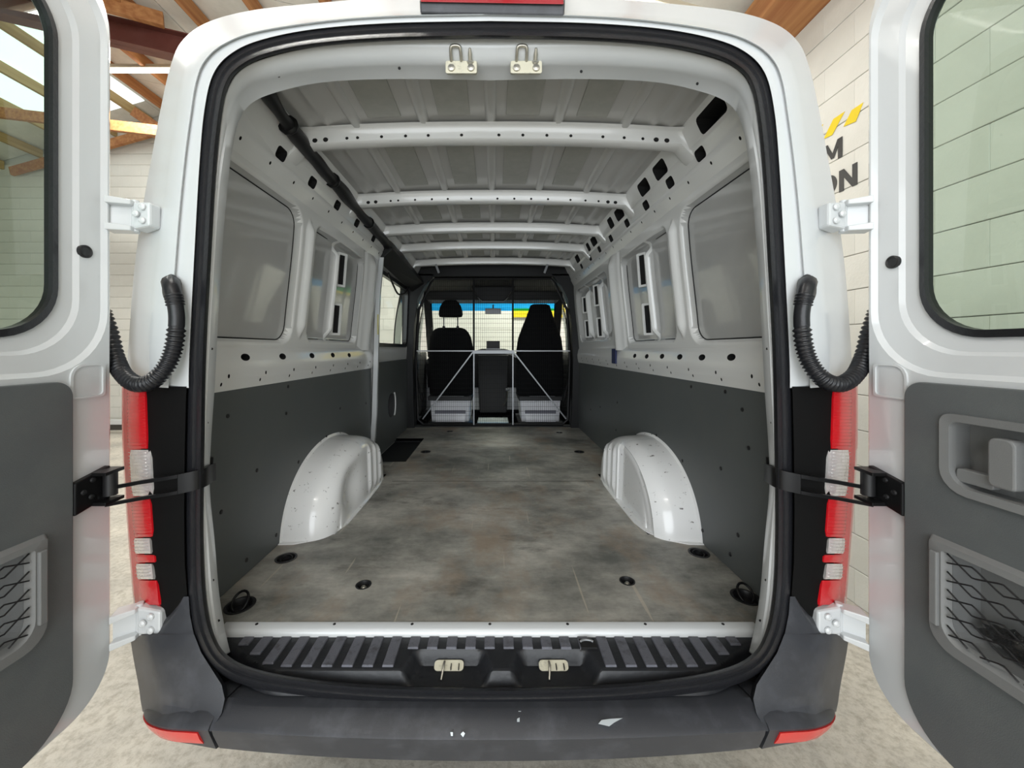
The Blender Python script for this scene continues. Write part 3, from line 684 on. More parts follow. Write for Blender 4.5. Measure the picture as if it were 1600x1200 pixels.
# black harness along the nearside cant rail
path = catmull([(-.685, 1.12, 2.262), (-.70, 1.3, 2.235), (-.715, 1.6, 2.225), (-.725, 2.0, 2.215), (-.735, 2.5, 2.20), (-.745, 3.0, 2.185), (-.75, 3.4, 2.17), (-.75, 3.82, 2.13)], 90)
path = [p+Vector((noise.noise(p*9)*.006, 0, noise.noise(p*7+Vector((5, 0, 0)))*.006)) for p in path]
hn = G().tube(path, lambda t: .024+.008*sstep(.0, .9, t)+.006*math.sin(t*37)*math.sin(t*11)**2+(.008 if t > .62 else 0), 10).build('cable_harness', M['black'], van, smooth=True)
for t in (14, 30, 45, 58, 66, 74, 82):
    p = path[t]; q = path[t+1]; G().tube([p, p+(q-p)*.5], .034, 10).build('cable_tie', M['blackpaint'], hn, smooth=True)
G().hexa([(-.80, 2.70, 2.07), (-.70, 2.70, 2.16), (-.68, 3.85, 2.10), (-.80, 3.85, 2.02), (-.80, 2.70, 2.12), (-.72, 2.70, 2.20), (-.70, 3.85, 2.16), (-.80, 3.85, 2.08)]).build('door_track', M['cab'], van, bevel=.006)

# --- sliding side door (nearside), closed
sd = empty('tmp', (0, 0, 0), '', ''); bpy.data.objects.remove(sd)
outer = rrect(2.745, 3.86, .63, 2.12, .07, 6); winr = rrect(2.815, 3.79, 1.475, 2.055, .06, 6)
def holed(g, outer, inner, f):
    L_ = [outer]+(inner if isinstance(inner[0], list) else [inner]); L_ = [[Vector((p[0], p[1], 0)) for p in l] for l in L_]
    tr = tessellate_polygon(L_); pts = [p for l in L_ for p in l]; g.add([f(p) for p in pts], [tuple(t) for t in tr]); return g
g = G(); holed(g, outer, winr, lambda p: Vector((-.872+.02*sstep(1.4, 2.1, p.y), p.x, p.y)))
sdo = g.build('sliding_door', M['white_in'], van, recalc=False)
m_ = sdo.modifiers.new('t', 'SOLIDIFY'); m_.thickness = .03; m_.offset = 0
fz = lambda dx: (lambda p: Vector((-.872+.02*sstep(1.4, 2.1, p[1])+dx, p[0], p[1])))
w2 = rrect(2.845, 3.76, 1.505, 2.025, .05, 6)
G().loft([[fz(.018)(p) for p in winr], [fz(.026)(p) for p in winr], [fz(.022)(p) for p in w2], [fz(-.01)(p) for p in w2]]).build('window_seal', M['rubber'], sdo, smooth='auto')
gq = [fz(-.005)(p) for p in w2]; G().add(gq, [tuple(range(len(gq)))]).build('window_pane', M['glass_c'], sdo)
G().prism(rrect(2.775, 3.83, .66, 1.36, [.05, .14, .06, .04], 6), fz(.016), fz(.028)).build('door_lining', M['lining'], sdo, bevel=.003)
ap = [(-.842+.0*k, 3.30+.045*math.cos(a)*.5+.02, 1.02+.10*math.sin(a)) for k, a in enumerate([-1.2+2.4*i/14 for i in range(15)])]
G().tube([Vector((-.838, 3.26+.05*math.cos(a), .99+.10*math.sin(a))) for a in [-1.25+2.5*i/16 for i in range(17)]], .006, 8).build('pull_handle_rim', M['white_in'], sdo, smooth=True)
G().lathe([(.10, 0), (.098, .003), (.085, .004), (.01, .001)], (-.844, 3.20, .99), (1, 0, 0), 32).build('pull_recess', M['black'], sdo, smooth='auto')
G().tube(catmull([(-.80, 2.95, 2.04), (-.80, 3.1, 1.97), (-.81, 3.3, 1.93), (-.80, 3.5, 1.97), (-.79, 3.6, 2.04)], 30), .008, 8).build('door_cable', M['black'], sdo, smooth=True)
# white jamb between lining board and sliding door
g = G()
jp = [(-.800, 2.30), ]
rows = []
for z, x, wv in ((.66, .835, .028), (.72, .835, .028), (.84, .822, .028), (1.0, .812, .026), (1.2, .806, .024), (1.38, .800, .024), (1.6, .795, .024), (1.85, .785, .022), (2.02, .768, .018), (2.10, .76, .01)):
    rows.append([Vector((-x-.03, 2.685, z)), Vector((-x, 2.685, z)), Vector((-x, 2.685+wv, z)), Vector((-x-.02, 2.70+wv, z)), Vector((-x-.05, 2.70+wv, z))])
G().loft(rows, closed=True, caps=True).build('door_jamb', M['white'], van, smooth='auto')
G().box((-.803, 2.68, 1.56), (-.795, 2.684, 1.70)).build('jamb_label', mat('yellow_label', (.55, .5, .15), .5), van)

# --- steel mesh bulkhead between cab and cargo bay
BYD = 3.86
bk = empty('b', (0, 0, 0), '', ''); bpy.data.objects.remove(bk)
XL, XR, ZB, ZT = -.755, .755, .70, 2.165
fpoly = [(-.70, ZB), (.70, ZB), (.755, ZB+.05), (.775, 1.35), (.745, 1.85), (.62, ZT-.04), (.58, ZT), (-.58, ZT), (-.62, ZT-.04), (-.745, 1.85), (-.775, 1.35), (-.755, ZB+.05)]
fp3 = [Vector((a, BYD, b)) for a, b in fpoly]
bko = G().tube(fp3+[fp3[0]], .014, 8, False).build('mesh_bulkhead', M['blackpaint'], van, smooth='auto')
def inside_x(z):
    xs = []
    for i in range(len(fpoly)):
        (x0, z0), (x1, z1) = fpoly[i], fpoly[(i+1) % len(fpoly)]
        if (z0-z)*(z1-z) < 0: xs.append(x0+(x1-x0)*(z-z0)/(z1-z0))
    return (min(xs), max(xs)) if len(xs) > 1 else None
def inside_z(x):
    zs = []
    for i in range(len(fpoly)):
        (x0, z0), (x1, z1) = fpoly[i], fpoly[(i+1) % len(fpoly)]
        if (x0-x)*(x1-x) < 0: zs.append(z0+(z1-z0)*(x-x0)/(x1-x0))
    return (min(zs), max(zs)) if len(zs) > 1 else None
g = G(); wr_ = .0010
x = -.75
while x < .755:
    r = inside_z(x)
    if r: g.box((x-wr_, BYD-wr_, r[0]), (x+wr_, BYD+wr_, r[1]))
    x += .0195
z = .74
while z < ZT-.01:
    r = inside_x(z)
    if r: g.box((r[0], BYD-.004-wr_, z-wr_), (r[1], BYD-.004+wr_, z+wr_))
    z += .0465
g.build('wire_mesh', M['wire'], bko, kind='stuff')
SB = M['silver']
for x in (-.19, .20):
    G().box((x-.006, BYD-.026, ZB), (x+.006, BYD-.012, 1.445)).build('upright', SB, bko, label='silver lower upright')
    G().box((x-.009, BYD-.026, 1.445), (x+.009, BYD-.012, ZT)).build('upright', M['wire'], bko)
G().box((-.76, BYD-.034, 1.432), (.77, BYD-.027, 1.445)).build('cross_bar', SB, bko, bevel=.001)
G().box((-.20, BYD-.05, 1.412), (.21, BYD-.035, 1.434)).build('cross_bar', SB, bko, bevel=.001)
G().bar((-.20, BYD-.03, 1.425), (-.70, BYD-.03, .76), .012, .010).build('diagonal_brace', SB, bko)
G().bar((.21, BYD-.03, 1.425), (.73, BYD-.03, .76), .012, .010).build('diagonal_brace', SB, bko)
for s in (-1, 1):   # dark trim pillars beside the bulkhead
    rows = [[Vector((s*a, b, z)) for a, b in ((x0, 3.80), (x0, 3.90), (.90, 3.94), (.90, 3.80))] for z, x0 in ((.66, .775), (.9, .785), (1.35, .795), (1.7, .78), (1.95, .745), (2.08, .68), (2.20, .58))]
    G().loft(rows, True, True).build('pillar_trim', M['cab'], van, smooth='auto')
G().box((-.82, 3.80, 2.175), (.82, 3.90, 2.30)).build('roof_header_trim', M['cab'], van, bevel=.01)
G().box((-.86, 3.84, .655), (.86, 3.92, .69)).build('threshold_trim', M['cab'], van, bevel=.004)

# --- cab: floor, headliner, dash, seats, screens
G().box((-.86, 3.92, .60), (.86, 5.2, .645)).build('cab_floor', M['cab'], van)
G().box((-.17, 3.93, .645), (.17, 4.5, .655)).build('cab_mat', M['cabfloor'], van, label='pale grey cab floor strip between the seats')
G().hexa([(-.84, 3.90, 2.20), (.84, 3.90, 2.20), (.82, 4.85, 2.13), (-.82, 4.85, 2.13), (-.84, 3.9, 2.27), (.84, 3.9, 2.27), (.82, 4.85, 2.20), (-.82, 4.85, 2.20)]).build('headliner', M['headliner'], van)
G().hexa([(-.80, 4.62, 2.05), (.80, 4.62, 2.05), (.80, 4.90, 2.035), (-.80, 4.90, 2.035), (-.82, 4.60, 2.15), (.82, 4.60, 2.15), (.82, 4.9, 2.15), (-.82, 4.9, 2.15)]).build('overhead_shelf', M['cab'], van, bevel=.01)
oc = G().prism([(-.25, 2.16), (.25, 2.16), (.16, 2.03), (.12, 1.995), (-.12, 1.995), (-.16, 2.03)], lambda p: (p[0], 4.30, p[1]), lambda p: (p[0], 4.55, p[1]+.02)).build('overhead_console', M['cab'], van, bevel=.01)
G().tube([(-.17, 4.29, 2.035), (-.125, 4.29, 1.99), (.125, 4.29, 1.99), (.17, 4.29, 2.035)], .005, 8).build('console_edge', M['silver'], oc, smooth=True)
def screen_pt(x, t):  # windscreen surface, t 0 top .. 1 foot
    return Vector((x*(.80+.07*t), 4.90+.66*t-.02*x*x, 2.07-.68*t))
def sheet(t0, t1, name, m, par=None):
    g = field([-1+.1*i for i in range(21)], lin(t0, t1, .08), lambda x, t: screen_pt(x, t)); return g.build(name, m, par or van, smooth=True)
ws = sheet(.17, 1, 'windscreen', M['glass_c']); sheet(0, .17, 'shade_band', M['glass_b'], ws)
G().tube([(0, 4.88, 2.02), (0, 4.86, 1.97)], .010, 8).box((-.10, 4.84, 1.90), (.10, 4.865, 1.97)).build('rear_view_mirror', M['silver'], van, bevel=.006)
# dashboard
ds = []
for x, top in ((-.86, 1.33), (-.45, 1.35), (-.30, 1.36), (-.24, 1.435), (-.15, 1.46), (.15, 1.46), (.24, 1.435), (.30, 1.40), (.5, 1.42), (.86, 1.33)):
    ds.append([Vector((x, y, z)) for y, z in ((5.05, .95), (4.98, 1.15), (4.96, top-.06), (5.02, top), (5.50, top-.02), (5.50, .95))])
db = G().loft(ds, True, True).build('dashboard', M['cab'], van, smooth='auto')
G().hexa([(-.17, 4.78, .66), (.17, 4.78, .66), (.17, 5.05, .66), (-.17, 5.05, .66), (-.20, 4.92, 1.38), (.20, 4.92, 1.38), (.20, 5.05, 1.38), (-.20, 5.05, 1.38)]).build('centre_console', M['cab'], db, bevel=.012)
G().box((-.09, 4.905, 1.20), (.11, 4.93, 1.215)).build('console_trim', SB, db)
G().box((-.08, 4.885, 1.10), (.08, 4.90, 1.13)).build('radio_trim', SB, db)
G().box((-.085, 4.94, 1.462), (.085, 4.96, 1.56)).build('dash_screen', M['black'], db, bevel=.004)
G().box((-.095, 4.935, 1.452), (.095, 4.965, 1.464)).build('screen_base', SB, db)
gl = G().tube(catmull([(.14, 4.80, .75), (.17, 4.72, .86), (.175, 4.66, .95)], 12), .009, 8).build('gear_lever', M['metal'], van, smooth=True)
G().lathe([(.004, -.02), (.02, -.015), (.026, .0), (.02, .018), (.004, .022)], (.175, 4.655, .965), (0, 0, 1), 14).build('gear_knob', M['silver'], gl, smooth=True)
th = [Vector((.52+.19*math.cos(a), 4.78+.06*math.sin(a), 1.27+.17*math.sin(a))) for a in [2*PI*k/36 for k in range(37)]]
sw = G().tube(th, .014, 8, False).build('steering_wheel', M['cab'], van, smooth=True)
G().lathe([(.06, -.02), (.05, .02), (.01, .025)], (.52, 4.79, 1.27), (0, -1, .35), 16).bar((.34, 4.77, 1.27), (.70, 4.77, 1.27), .02, .03).build('steering_hub', M['cab'], sw)
# cab doors with glass
for s in (-1, 1):
    cd_ = G().box((s*.90-.02, 3.96, .66), (s*.90+.02, 5.10, 1.42)).build('cab_door_lining', M['cab'], van, bevel=.02)
    q = [Vector((s*(.965-.10*sstep(1.42, 2.1, z)), y, z)) for y, z in ((4.05, 1.42), (5.0, 1.42), (5.0, 2.02), (4.05, 2.02))]
    G().add(q, [(0, 1, 2, 3)]).build('cab_window', M['glass_c'], van)
    belt = catmull([(s*.79, 4.02, 2.0), (s*.80, 4.02, 1.6), (s*.81, 4.03, 1.25), (s*.74, 4.04, .9)], 20)
    G().tube(belt, .012, 6).build('seat_belt', M['cab'], van, smooth=True)
# seats: lofted back rests
def sq(hw, hd, n=24, p=3.2):
    return [(math.copysign(abs(math.cos(a))**(2/p), math.cos(a))*hw, math.copysign(abs(math.sin(a))**(2/p), math.sin(a))*hd) for a in [2*PI*k/n for k in range(n)]]
def seat(cx, secs, headrest):
    yb = 4.17
    rows = [[Vector((cx+a+dx, yb+b+.06-(z-1.0)*.06, z)) for a, b in sq(hw, hd)] for z, hw, hd, dx in secs]
    st = G().loft(rows, True, True).build('front_seat', M['seat'], van, smooth=True)
    G().loft([[Vector((cx+a, 4.42+b, z)) for a, b in sq(w_, d_)] for z, w_, d_ in ((.96, .20, .22), (.985, .245, .25), (1.06, .25, .26), (1.09, .22, .24))], True, True).build('seat_cushion', M['seat'], st, smooth=True)
    if headrest:
        G().loft([[Vector((cx+a, 4.16+b, z)) for a, b in sq(w_, d_)] for z, w_, d_ in ((1.80, .09, .03), (1.805, .122, .045), (1.83, .13, .05), (1.87, .127, .052), (1.92, .112, .05), (1.965, .085, .042), (1.985, .06, .03), (1.99, .02, .01))], True, True).build('headrest', M['seat'], st, smooth=True)
        for x in (-.075, .075):
            G().tube([(cx+x, 4.16, 1.66), (cx+x, 4.16, 1.82)], .007, 8).build('headrest_post', M['silver'], st, smooth=True)
            G().lathe([(.016, 0), (.014, .02), (.004, .022)], (cx+x, 4.16, 1.685), (0, 0, 1), 12).build('post_guide', M['black'], st)
    # box under the seat
    bx = G().hexa([(cx-.20, 4.13, .675), (cx+.20, 4.13, .675), (cx+.20, 4.60, .675), (cx-.20, 4.60, .675), (cx-.218, 4.13, .915), (cx+.218, 4.13, .915), (cx+.218, 4.60, .915), (cx-.218, 4.60, .915)]).build('seat_base_box', M['seatbox'], st, bevel=.006, label='white painted seat base box')
    bx2 = G().box((cx-.165, 4.115, .765), (cx+.165, 4.128, .80)).build('base_box_slot', M['boxgrey'], st)
    G().hexa([(cx-.155, 4.10, .66), (cx+.155, 4.10, .66), (cx+.165, 4.127, .66), (cx-.165, 4.127, .66), (cx-.165, 4.122, .765), (cx+.165, 4.122, .765), (cx+.165, 4.128, .765), (cx-.165, 4.128, .765)]).build('base_box_flap', M['seatbox'], st)
    G().box((cx-.235, 4.10, .905), (cx+.235, 4.62, .955)).build('seat_rail_frame', M['black'], st, bevel=.008)
    G().tube([(cx-.12, 4.085, .955), (cx+.15, 4.085, .955)], .004, 6).build('rail_rod', SB, st)
    G().box((cx-.24, 4.08, .645), (cx+.24, 4.65, .68)).build('seat_plinth', M['black'], st, bevel=.006)
seat(-.458, [(.94, .22, .05, 0), (.97, .24, .07, 0), (1.2, .25, .08, 0), (1.45, .245, .075, 0), (1.58, .225, .068, -.005), (1.64, .20, .06, -.01), (1.675, .165, .045, -.01), (1.69, .12, .02, -.01)], True)
seat(.51, [(.94, .23, .05, 0), (.97, .255, .07, 0), (1.2, .26, .08, 0), (1.45, .255, .075, 0), (1.58, .235, .068, 0), (1.70, .19, .06, 0), (1.80, .15, .055, 0), (1.88, .122, .05, 0), (1.93, .105, .04, 0), (1.945, .07, .02, 0)], False)

# ------------------------------------------------------------------ rear exterior
# striker plates under the header
for px in (728, 829):
    c = P(px, 97, 1.03); st = G()
    st.prism(rrect(c.x-.042, c.x+.042, c.z-.014, c.z+.020, .005, 3), lambda p: (p[0], 1.022, p[1]-.022), lambda p: (p[0], 1.052, p[1]-.005))
    so = st.build('striker_plate', M['cream'], van, bevel=.002)
    yy = 1.012
    for dx in (-.026, .026): G().lathe([(.010, 0), (.009, .004), (.002, .005)], (c.x+dx, 1.022, c.z-.022), (0, -1, 0), 12).build('plate_bolt', M['metal'], so)
    G().tube(catmull([(c.x-.026, 1.036, c.z-.010), (c.x-.026, 1.005, c.z+.008), (c.x-.022, .996, c.z+.016), (c.x-.004, .996, c.z+.016), (c.x, 1.005, c.z+.008), (c.x, 1.036, c.z-.010)], 24), .0042, 8).build('striker_hoop', M['metal'], so, smooth=True)
    G().lathe([(.010, -.004), (.010, .002), (.0055, .005), (.0055, .018), (.003, .030), (.001, .031)], (c.x+.024, 1.025, c.z-.004), (0, -.75, .66), 12).build('guide_pin', M['metal'], so, smooth='auto')
for q in ((610, 69), (632, 110), (445, 122), (914, 115), (1094, 134)):
    c = P(q[0], q[1], 1.012 if q[1] < 90 else 1.05); G().lathe([(.004, 0), (.003, .001), (.001, .001)], c+Vector((0, -.008, 0)), (0, -1, -.3), 8).build('frame_hole', M['dark'], fo)
for sx in (-1, 1):
    for o_, y_, d_ in ((424, 330, 1.006), (434, 545, 1.008), (441, 660, 1.008), (442, 800, 1.008), (432, 905, 1.008), (423, 968, 1.008)):
        G().lathe([(.0035, 0), (.003, .001), (.001, .001)], (sx*(o_-1.5)*d_/FPX, d_-.004, CZ+(VY-y_)*d_/FPX), (-sx*.35, -1, 0), 8).build('frame_hole', M['dark'], fo)
for y_, l_ in ((452, 10), (458, 7), (470, 9), (489, 8), (505, 6), (522, 7)):
    G().bar(Vector((-428*1.018/FPX, 1.0165, CZ+(VY-y_)*1.02/FPX)), Vector((-(428+l_)*1.008/FPX, 1.007, CZ+(VY-y_-2)*1.01/FPX)), .003, .002).build('scuff_mark', M['dark'], fo)
# high level brake light
a = .965
bl = G().hexa([P(664, 21, a), P(889, 25, a), P(889, 25, a+.08), P(664, 21, a+.08), P(663, -1, a-.01), P(890, 1, a-.01), P(890, -10, a+.08), P(663, -10, a+.08)]).build('high_brake_light', M['bumper'], van, bevel=.004)
G().hexa([P(664, 3, a-.014), P(889, 7, a-.014), P(889, 3, a+.07), P(664, 3, a+.07), P(667, -16, a-.004), P(886, -14, a-.004), P(884, -26, a+.07), P(668, -26, a+.07)]).build('brake_light_lens', M['darkred'], bl, bevel=.003)

for s in (-1, 1):
    def Q(o_, y, d): return Vector((s*o_*d/FPX, d, CZ+(VY-y)*d/FPX))
    # black corner cover between seal and tail light
    rows = []
    for y, o0, o1 in ((604, 470, 535), (620, 471, 535), (700, 473, 532), (800, 474, 530), (880, 473, 524), (945, 468, 510), (1000, 462, 480), (1050, 440, 470), (1090, 400, 470)):
        rows.append([Q(o0, y, .99), Q(o0+3, y, .970+(.02 if y > 990 else 0)), Q((o0+o1)/2, y, .972+(.02 if y > 990 else 0)), Q(o1, y, .976+(.02 if y > 990 else 0)), Q(o1+14, y, .996), Q(o1+14, y, 1.06), Q(o0, y, 1.06)])
    G().loft(rows, True, True).build('corner_cover', mat('cover_black', (.005, .005, .005), .65, spec=.12), van, smooth='auto')
    # tail light built from stacked lenses
    # each row: y, inner offset, outer offset
    def edge(y):
        t = (y-602)/(946-602); return (533-22*t**1.6, 574-26*max(0, t-.25)**1.2)
    tl = None
    segs = [(604, 702, 'red'), (702, 776, 'clear'), (776, 840, 'red'), (840, 866, 'clear'), (866, 880, 'red'), (880, 906, 'clear'), (906, 946, 'red')]
    hs = []
    for y in (602, 660, 720, 780, 840, 900, 948):
        i_, o_ = edge(y); hs.append([Q(i_-3, y, 1.0), Q(i_-3, y, .985), Q(i_+2, y, .982), Q(o_-2, y, 1.02), Q(o_+1, y+(-8 if y < 620 else 0), 1.07), Q(o_-6, y, 1.15), Q(i_, y, 1.15)])
    tl = G().loft(hs, True, True).build('tail_light', M['red'], van, smooth='auto')
    for y0, y1, kind in segs:
        small = kind == 'clear' and y1-y0 < 40
        rows = []; nn = 6
        for k in range(nn+1):
            y = y0+1+(y1-y0-2)*k/nn; i_, o_ = edge(y)
            if small: i_ += 6; o_ -= 1
            if kind == 'clear' and not small: i_ -= 6
            bul = .004 if k in (0, nn) else 0
            sl = (lambda f: -14*(f) if y0 == 604 and k == 0 else 0)
            pts = []
            for f, dd in ((0, .979), (.12, .972), (.4, .980), (.75, 1.006), (1.0, 1.045), (1.02, 1.12)):
                pts.append(Q(i_+(o_-i_)*f, y+(-16*f if (y0 == 604 and k == 0) else 0)+(4*(1-f)if y0 == 604 and k == 0 else 0), dd+bul))
            rows.append(pts)
        G().loft(rows, False).build('clear_lens' if kind == 'clear' else 'red_lens', M['clear'] if kind == 'clear' else M['red'], tl, smooth='auto')
        if kind == 'clear' or y0 in (604, 776):   # moulded ridges
            g = G(); nr = int((y1-y0)/5)
            for k in range(1, nr):
                y = y0+(y1-y0)*k/nr; i_, o_ = edge(y)
                if small: i_ += 8
                g.tube([Q(i_+(o_-i_)*f, y, dd) for f, dd in ((.15, .9725), (.4, .980), (.75, 1.006), (.93, 1.035))], .0008, 5)
            g.build('lens_ridges', M['clear'] if kind == 'clear' else M['red'], tl, smooth=True)
    # bumper corner with pillar foot
    rows = []
    for y, y2, o0, o1, d0, d1 in ((932, 932, 470, 480, .966, .985), (960, 960, 468, 500, .958, .985), (990, 990, 462, 532, .950, .99), (992, 992, 461, 562, .948, 1.02), (1020, 1020, 450, 558, .940, 1.015), (1045, 1042, 434, 554, .932, 1.01), (1070, 1062, 418, 550, .924, 1.005), (1092, 1080, 413, 547, .912, .998), (1115, 1096, 418, 545, .898, .992), (1132, 1106, 428, 543, .884, .988), (1143, 1112, 434, 542, .877, .988)):
        rows.append([Q(o0-6, y, d0+.03), Q(o0, y, d0), Q(o0+(o1-o0)*.35, y+(y2-y)*.35, d0+(d1-d0)*(.0 if y < 1100 else .12)), Q(o0+(o1-o0)*.60, y+(y2-y)*.6, d0+(d1-d0)*(.12 if y < 1100 else .30)), Q(o0+(o1-o0)*.72, y+(y2-y)*.72, d0+(d1-d0)*(.24 if y < 1100 else .42)-.003), Q(o0+(o1-o0)*.80, y+(y2-y)*.8, d0+(d1-d0)*(.38 if y < 1100 else .52)), Q(o1, y2, d1), Q(o1-6, y2, d1+.14), Q(o0, y, d1+.14)])
    cb = G().loft(rows, True, True).build('bumper_corner', M['bumper'], van, smooth='auto')
    cp = catmull([(.640, .875, 0), (.69, .878, 0), (.76, .895, -.012), (.83, .93, -.030), (.885, .985, -.055), (.912, 1.05, -.072), (.92, 1.15, -.08)], 22)
    lo = []
    for k, p in enumerate(cp):
        tg = (cp[min(k+1, 21)]-cp[max(k-1, 0)]); tg = Vector((tg.x, tg.y, 0)).normalized(); nn = Vector((tg.y, -tg.x, 0))   # outward
        lift = p.z
        def V(inn, z): q = p-nn*inn; return Vector((s*q.x, q.y, z+lift))
        lo.append([V(.055, .612), V(.028, .606), V(.006, .597), V(.0, .590), V(.004, .578), V(.025, .522+.035*k/21), V(.09, .49+.05*k/21), V(.12, .50+.05*k/21), V(.12, .60)])
    lc = G().loft(lo, True, True).build('bumper_corner_foot', M['bumper'], cb, smooth='auto')
    G().hexa([Q(500, 1000, .99), Q(556, 1000, 1.03), Q(556, 1000, 1.15), Q(500, 1000, 1.15), Q(500, 930, .99), Q(556, 930, 1.03), Q(556, 930, 1.15), Q(500, 930, 1.15)]).build('hinge_base', M['white'], van, bevel=.004)
    rf = []
    for k in range(2, 15):
        p = cp[k]; tg = (cp[k+1]-cp[k-1]); tg = Vector((tg.x, tg.y, 0)).normalized(); nn = Vector((tg.y, -tg.x, 0)); lift = p.z
        def V(inn, z): q = p-nn*inn; return Vector((s*q.x, q.y, z+lift))
        h = min(1, (15-k)/6); zt = .583; zb = .583-.042*h
        rf.append([V(-.001, zt), V(-.002+.008*h, (zt+zb)/2), V(-.001+.018*h, zb), V(.04, zb), V(.04, zt)])
    G().loft(rf, True, True).build('bumper_reflector', M['red2'], cb, smooth='auto')
    # corrugated door loom hose
    gm = G(); hp = catmull([Q(497, 442, .962), Q(496, 450, .945), Q(491, 472, .938), Q(488, 500, .938), Q(492, 540, .938), Q(503, 570, .93), Q(524, 594, .92), Q(550, 600, .93), Q(572, 585, .965), Q(584, 560, .99), Q(594, 520, 1.0), Q(606, 485, 1.0)], 240)
    ho = G().tube(hp, lambda t: .0205-.02*t if t < .15 else .0165 if .20 < t < .30 else .0175+.0028*math.sin(t*2*PI*62), 12).build('loom_hose', M['rubber'], van, smooth=True)
    G().loft([[Q(497+a*f*600, 452+b*f*600, .972-h) for a, b in [(.022*math.cos(q), .036*math.sin(q)) for q in [2*PI*k/24 for k in range(24)]]] for f, h in ((1.1, 0), (1.1, .006), (.9, .014), (.6, .026), (.2, .03))], True, True).build('hose_grommet', M['rubber'], ho, smooth='auto')
    # hinges
    for yh, oo in ((338, (520, 553, 586)), (966, (504, 546, 592))):
        d = .985; hx = None
        up = yh < 600
        cz = Q(0, yh, d).z; x0 = s*oo[0]*d/FPX; x1 = s*oo[1]*d/FPX
        pl = G().hexa([(x0, .965, cz-.030), (x1, .975, cz-.036), (x1, 1.02, cz-.036), (x0, 1.0, cz-.030), (x0, .965, cz+.030), (x1, .975, cz+.034), (x1, 1.02, cz+.034), (x0, 1.0, cz+.030)]).build('door_hinge', M['white'], van, bevel=.006)
        for bx_, bz in ((.35, .017), (.65, 0), (.35, -.017)):
            G().lathe([(.0085, 0), (.0085, .004), (.004, .007), (.001, .007)], (x0+(x1-x0)*bx_, .9665, cz+bz), (0, -1, 0), 12).build('hinge_bolt', M['white'], pl)
        xe = s*.955
        G().tube([(x1, .985, cz-.040), (x1, .985, cz+.040)], .008, 10).build('hinge_pin', M['white'], pl, smooth='auto')
        for dz in (-.036, .030):
            G().hexa([(x1-s*.006, .965, cz+dz-.006), (x1+s*.030, .935, cz+dz-.012), (x1+s*.045, .975, cz+dz-.012), (x1, 1.0, cz+dz-.006),
                      (x1-s*.006, .965, cz+dz+.006), (x1+s*.030, .935, cz+dz+.006), (x1+s*.045, .975, cz+dz+.006), (x1, 1.0, cz+dz+.006)]).build('hinge_arm', M['white'], pl, bevel=.002)
        G().hexa([(x1, .985, cz-.036), (x1+s*.040, .955, cz-.044), (x1+s*.043, .965, cz-.044), (x1, .993, cz-.036), (x1, .985, cz+.032), (x1+s*.040, .955, cz+.030), (x1+s*.043, .965, cz+.030), (x1, .993, cz+.032)]).build('hinge_web', M['white'], pl)
    # door check strap
    sp = catmull([Q(431, 738, 1.09), Q(436, 740, 1.02), Q(452, 748, .965), Q(490, 757, .945), Q(545, 766, .938)], 30)
    g = G(); rows = []
    for k, p in enumerate(sp):
        t = k/29; hh = .024; tt = .004
        tg = (sp[min(k+1, 29)]-sp[max(k-1, 0)]).normalized(); nn = Vector((tg.y, -tg.x, 0)).normalized()*tt
        rows.append([p-nn+Vector((0, 0, -hh)), p+nn+Vector((0, 0, -hh)), p+nn+Vector((0, 0, hh)), p-nn+Vector((0, 0, hh))])
    cs = G().loft(rows[:22], True, True).build('check_strap', M['blackpaint'], van, smooth='auto')
    for z0, z1 in ((.015, .024), (-.024, -.016)):
        rr = []
        for k in range(21, 30):
            p = sp[k]; rr.append([p+Vector((0, -.004, z0)), p+Vector((0, .004, z0)), p+Vector((0, .004, z1)), p+Vector((0, -.004, z1))])
        e = Q(598, 776, .935); ez = e-sp[29]
        rr.append([v+ez for v in rr[-1]])
        G().loft(rr, True, True).build('strap_bar', M['blackpaint'], cs, smooth='auto')
    G().lathe([(.008, -.012), (.010, 0), (.010, .012)], Q(438, 722, 1.05), (0, 0, 1), 12).build('strap_pivot', M['blackpaint'], cs, smooth='auto')

# bumper centre section
def bump_row(x):
    q = (abs(x)/.64)**2.2
    ed = .858+.018*q; et = .930+.0*q
    return [Vector((x, 1.0, .595+.002)), Vector((x, et, .606+.010*q)), Vector((x, (et+ed)/2, .602+.0*q)), Vector((x, ed+.006, .592+.004*q)), Vector((x, ed, .586+.004*q)), Vector((x, ed+.004, .575)), Vector((x, ed+.025, .512+.012*q)), Vector((x, ed+.09, .48+.012*q)), Vector((x, 1.0, .48))]
bc = G().loft([bump_row(x) for x in lin(-.632, .632, .02)], True, True).build('bumper_centre', M['bumper'], van, smooth='auto')
for x, y, r in ((.07, .89, .006), (.07, .875, .005), (.02, .87, .004)):
    pass
scf = mat('scuff_paint', (.62, .68, .72), .4)
for q in ([(943, 1131), (948, 1125), (962, 1123), (981, 1122), (968, 1129), (960, 1135)], [(728, 1147), (732, 1143), (735, 1146), (732, 1152)], [(712, 1144), (716, 1144), (716, 1150), (713, 1150)], [(818, 1107), (822, 1107), (822, 1112), (818, 1112)], [(816, 1123), (820, 1121), (820, 1128), (816, 1128)]):
    pts = []
    for px, py in q:
        d = .5*(.93+.862) if py < 1140 else .861
        for _ in range(4):
            x = (px-VX)*d/FPX
            if py < 1140: zt = .602-.010*sstep(.93, .865, d) ; d = (CZ-.6015)*FPX/(py-VY); d = max(.868, min(.93, d))
        pts.append((px, py, d))
    G().prism(pts, lambda p: P(p[0], p[1], p[2]-.0022), lambda p: P(p[0], p[1], p[2]+.004)).build('paint_scuff', scf, bc)
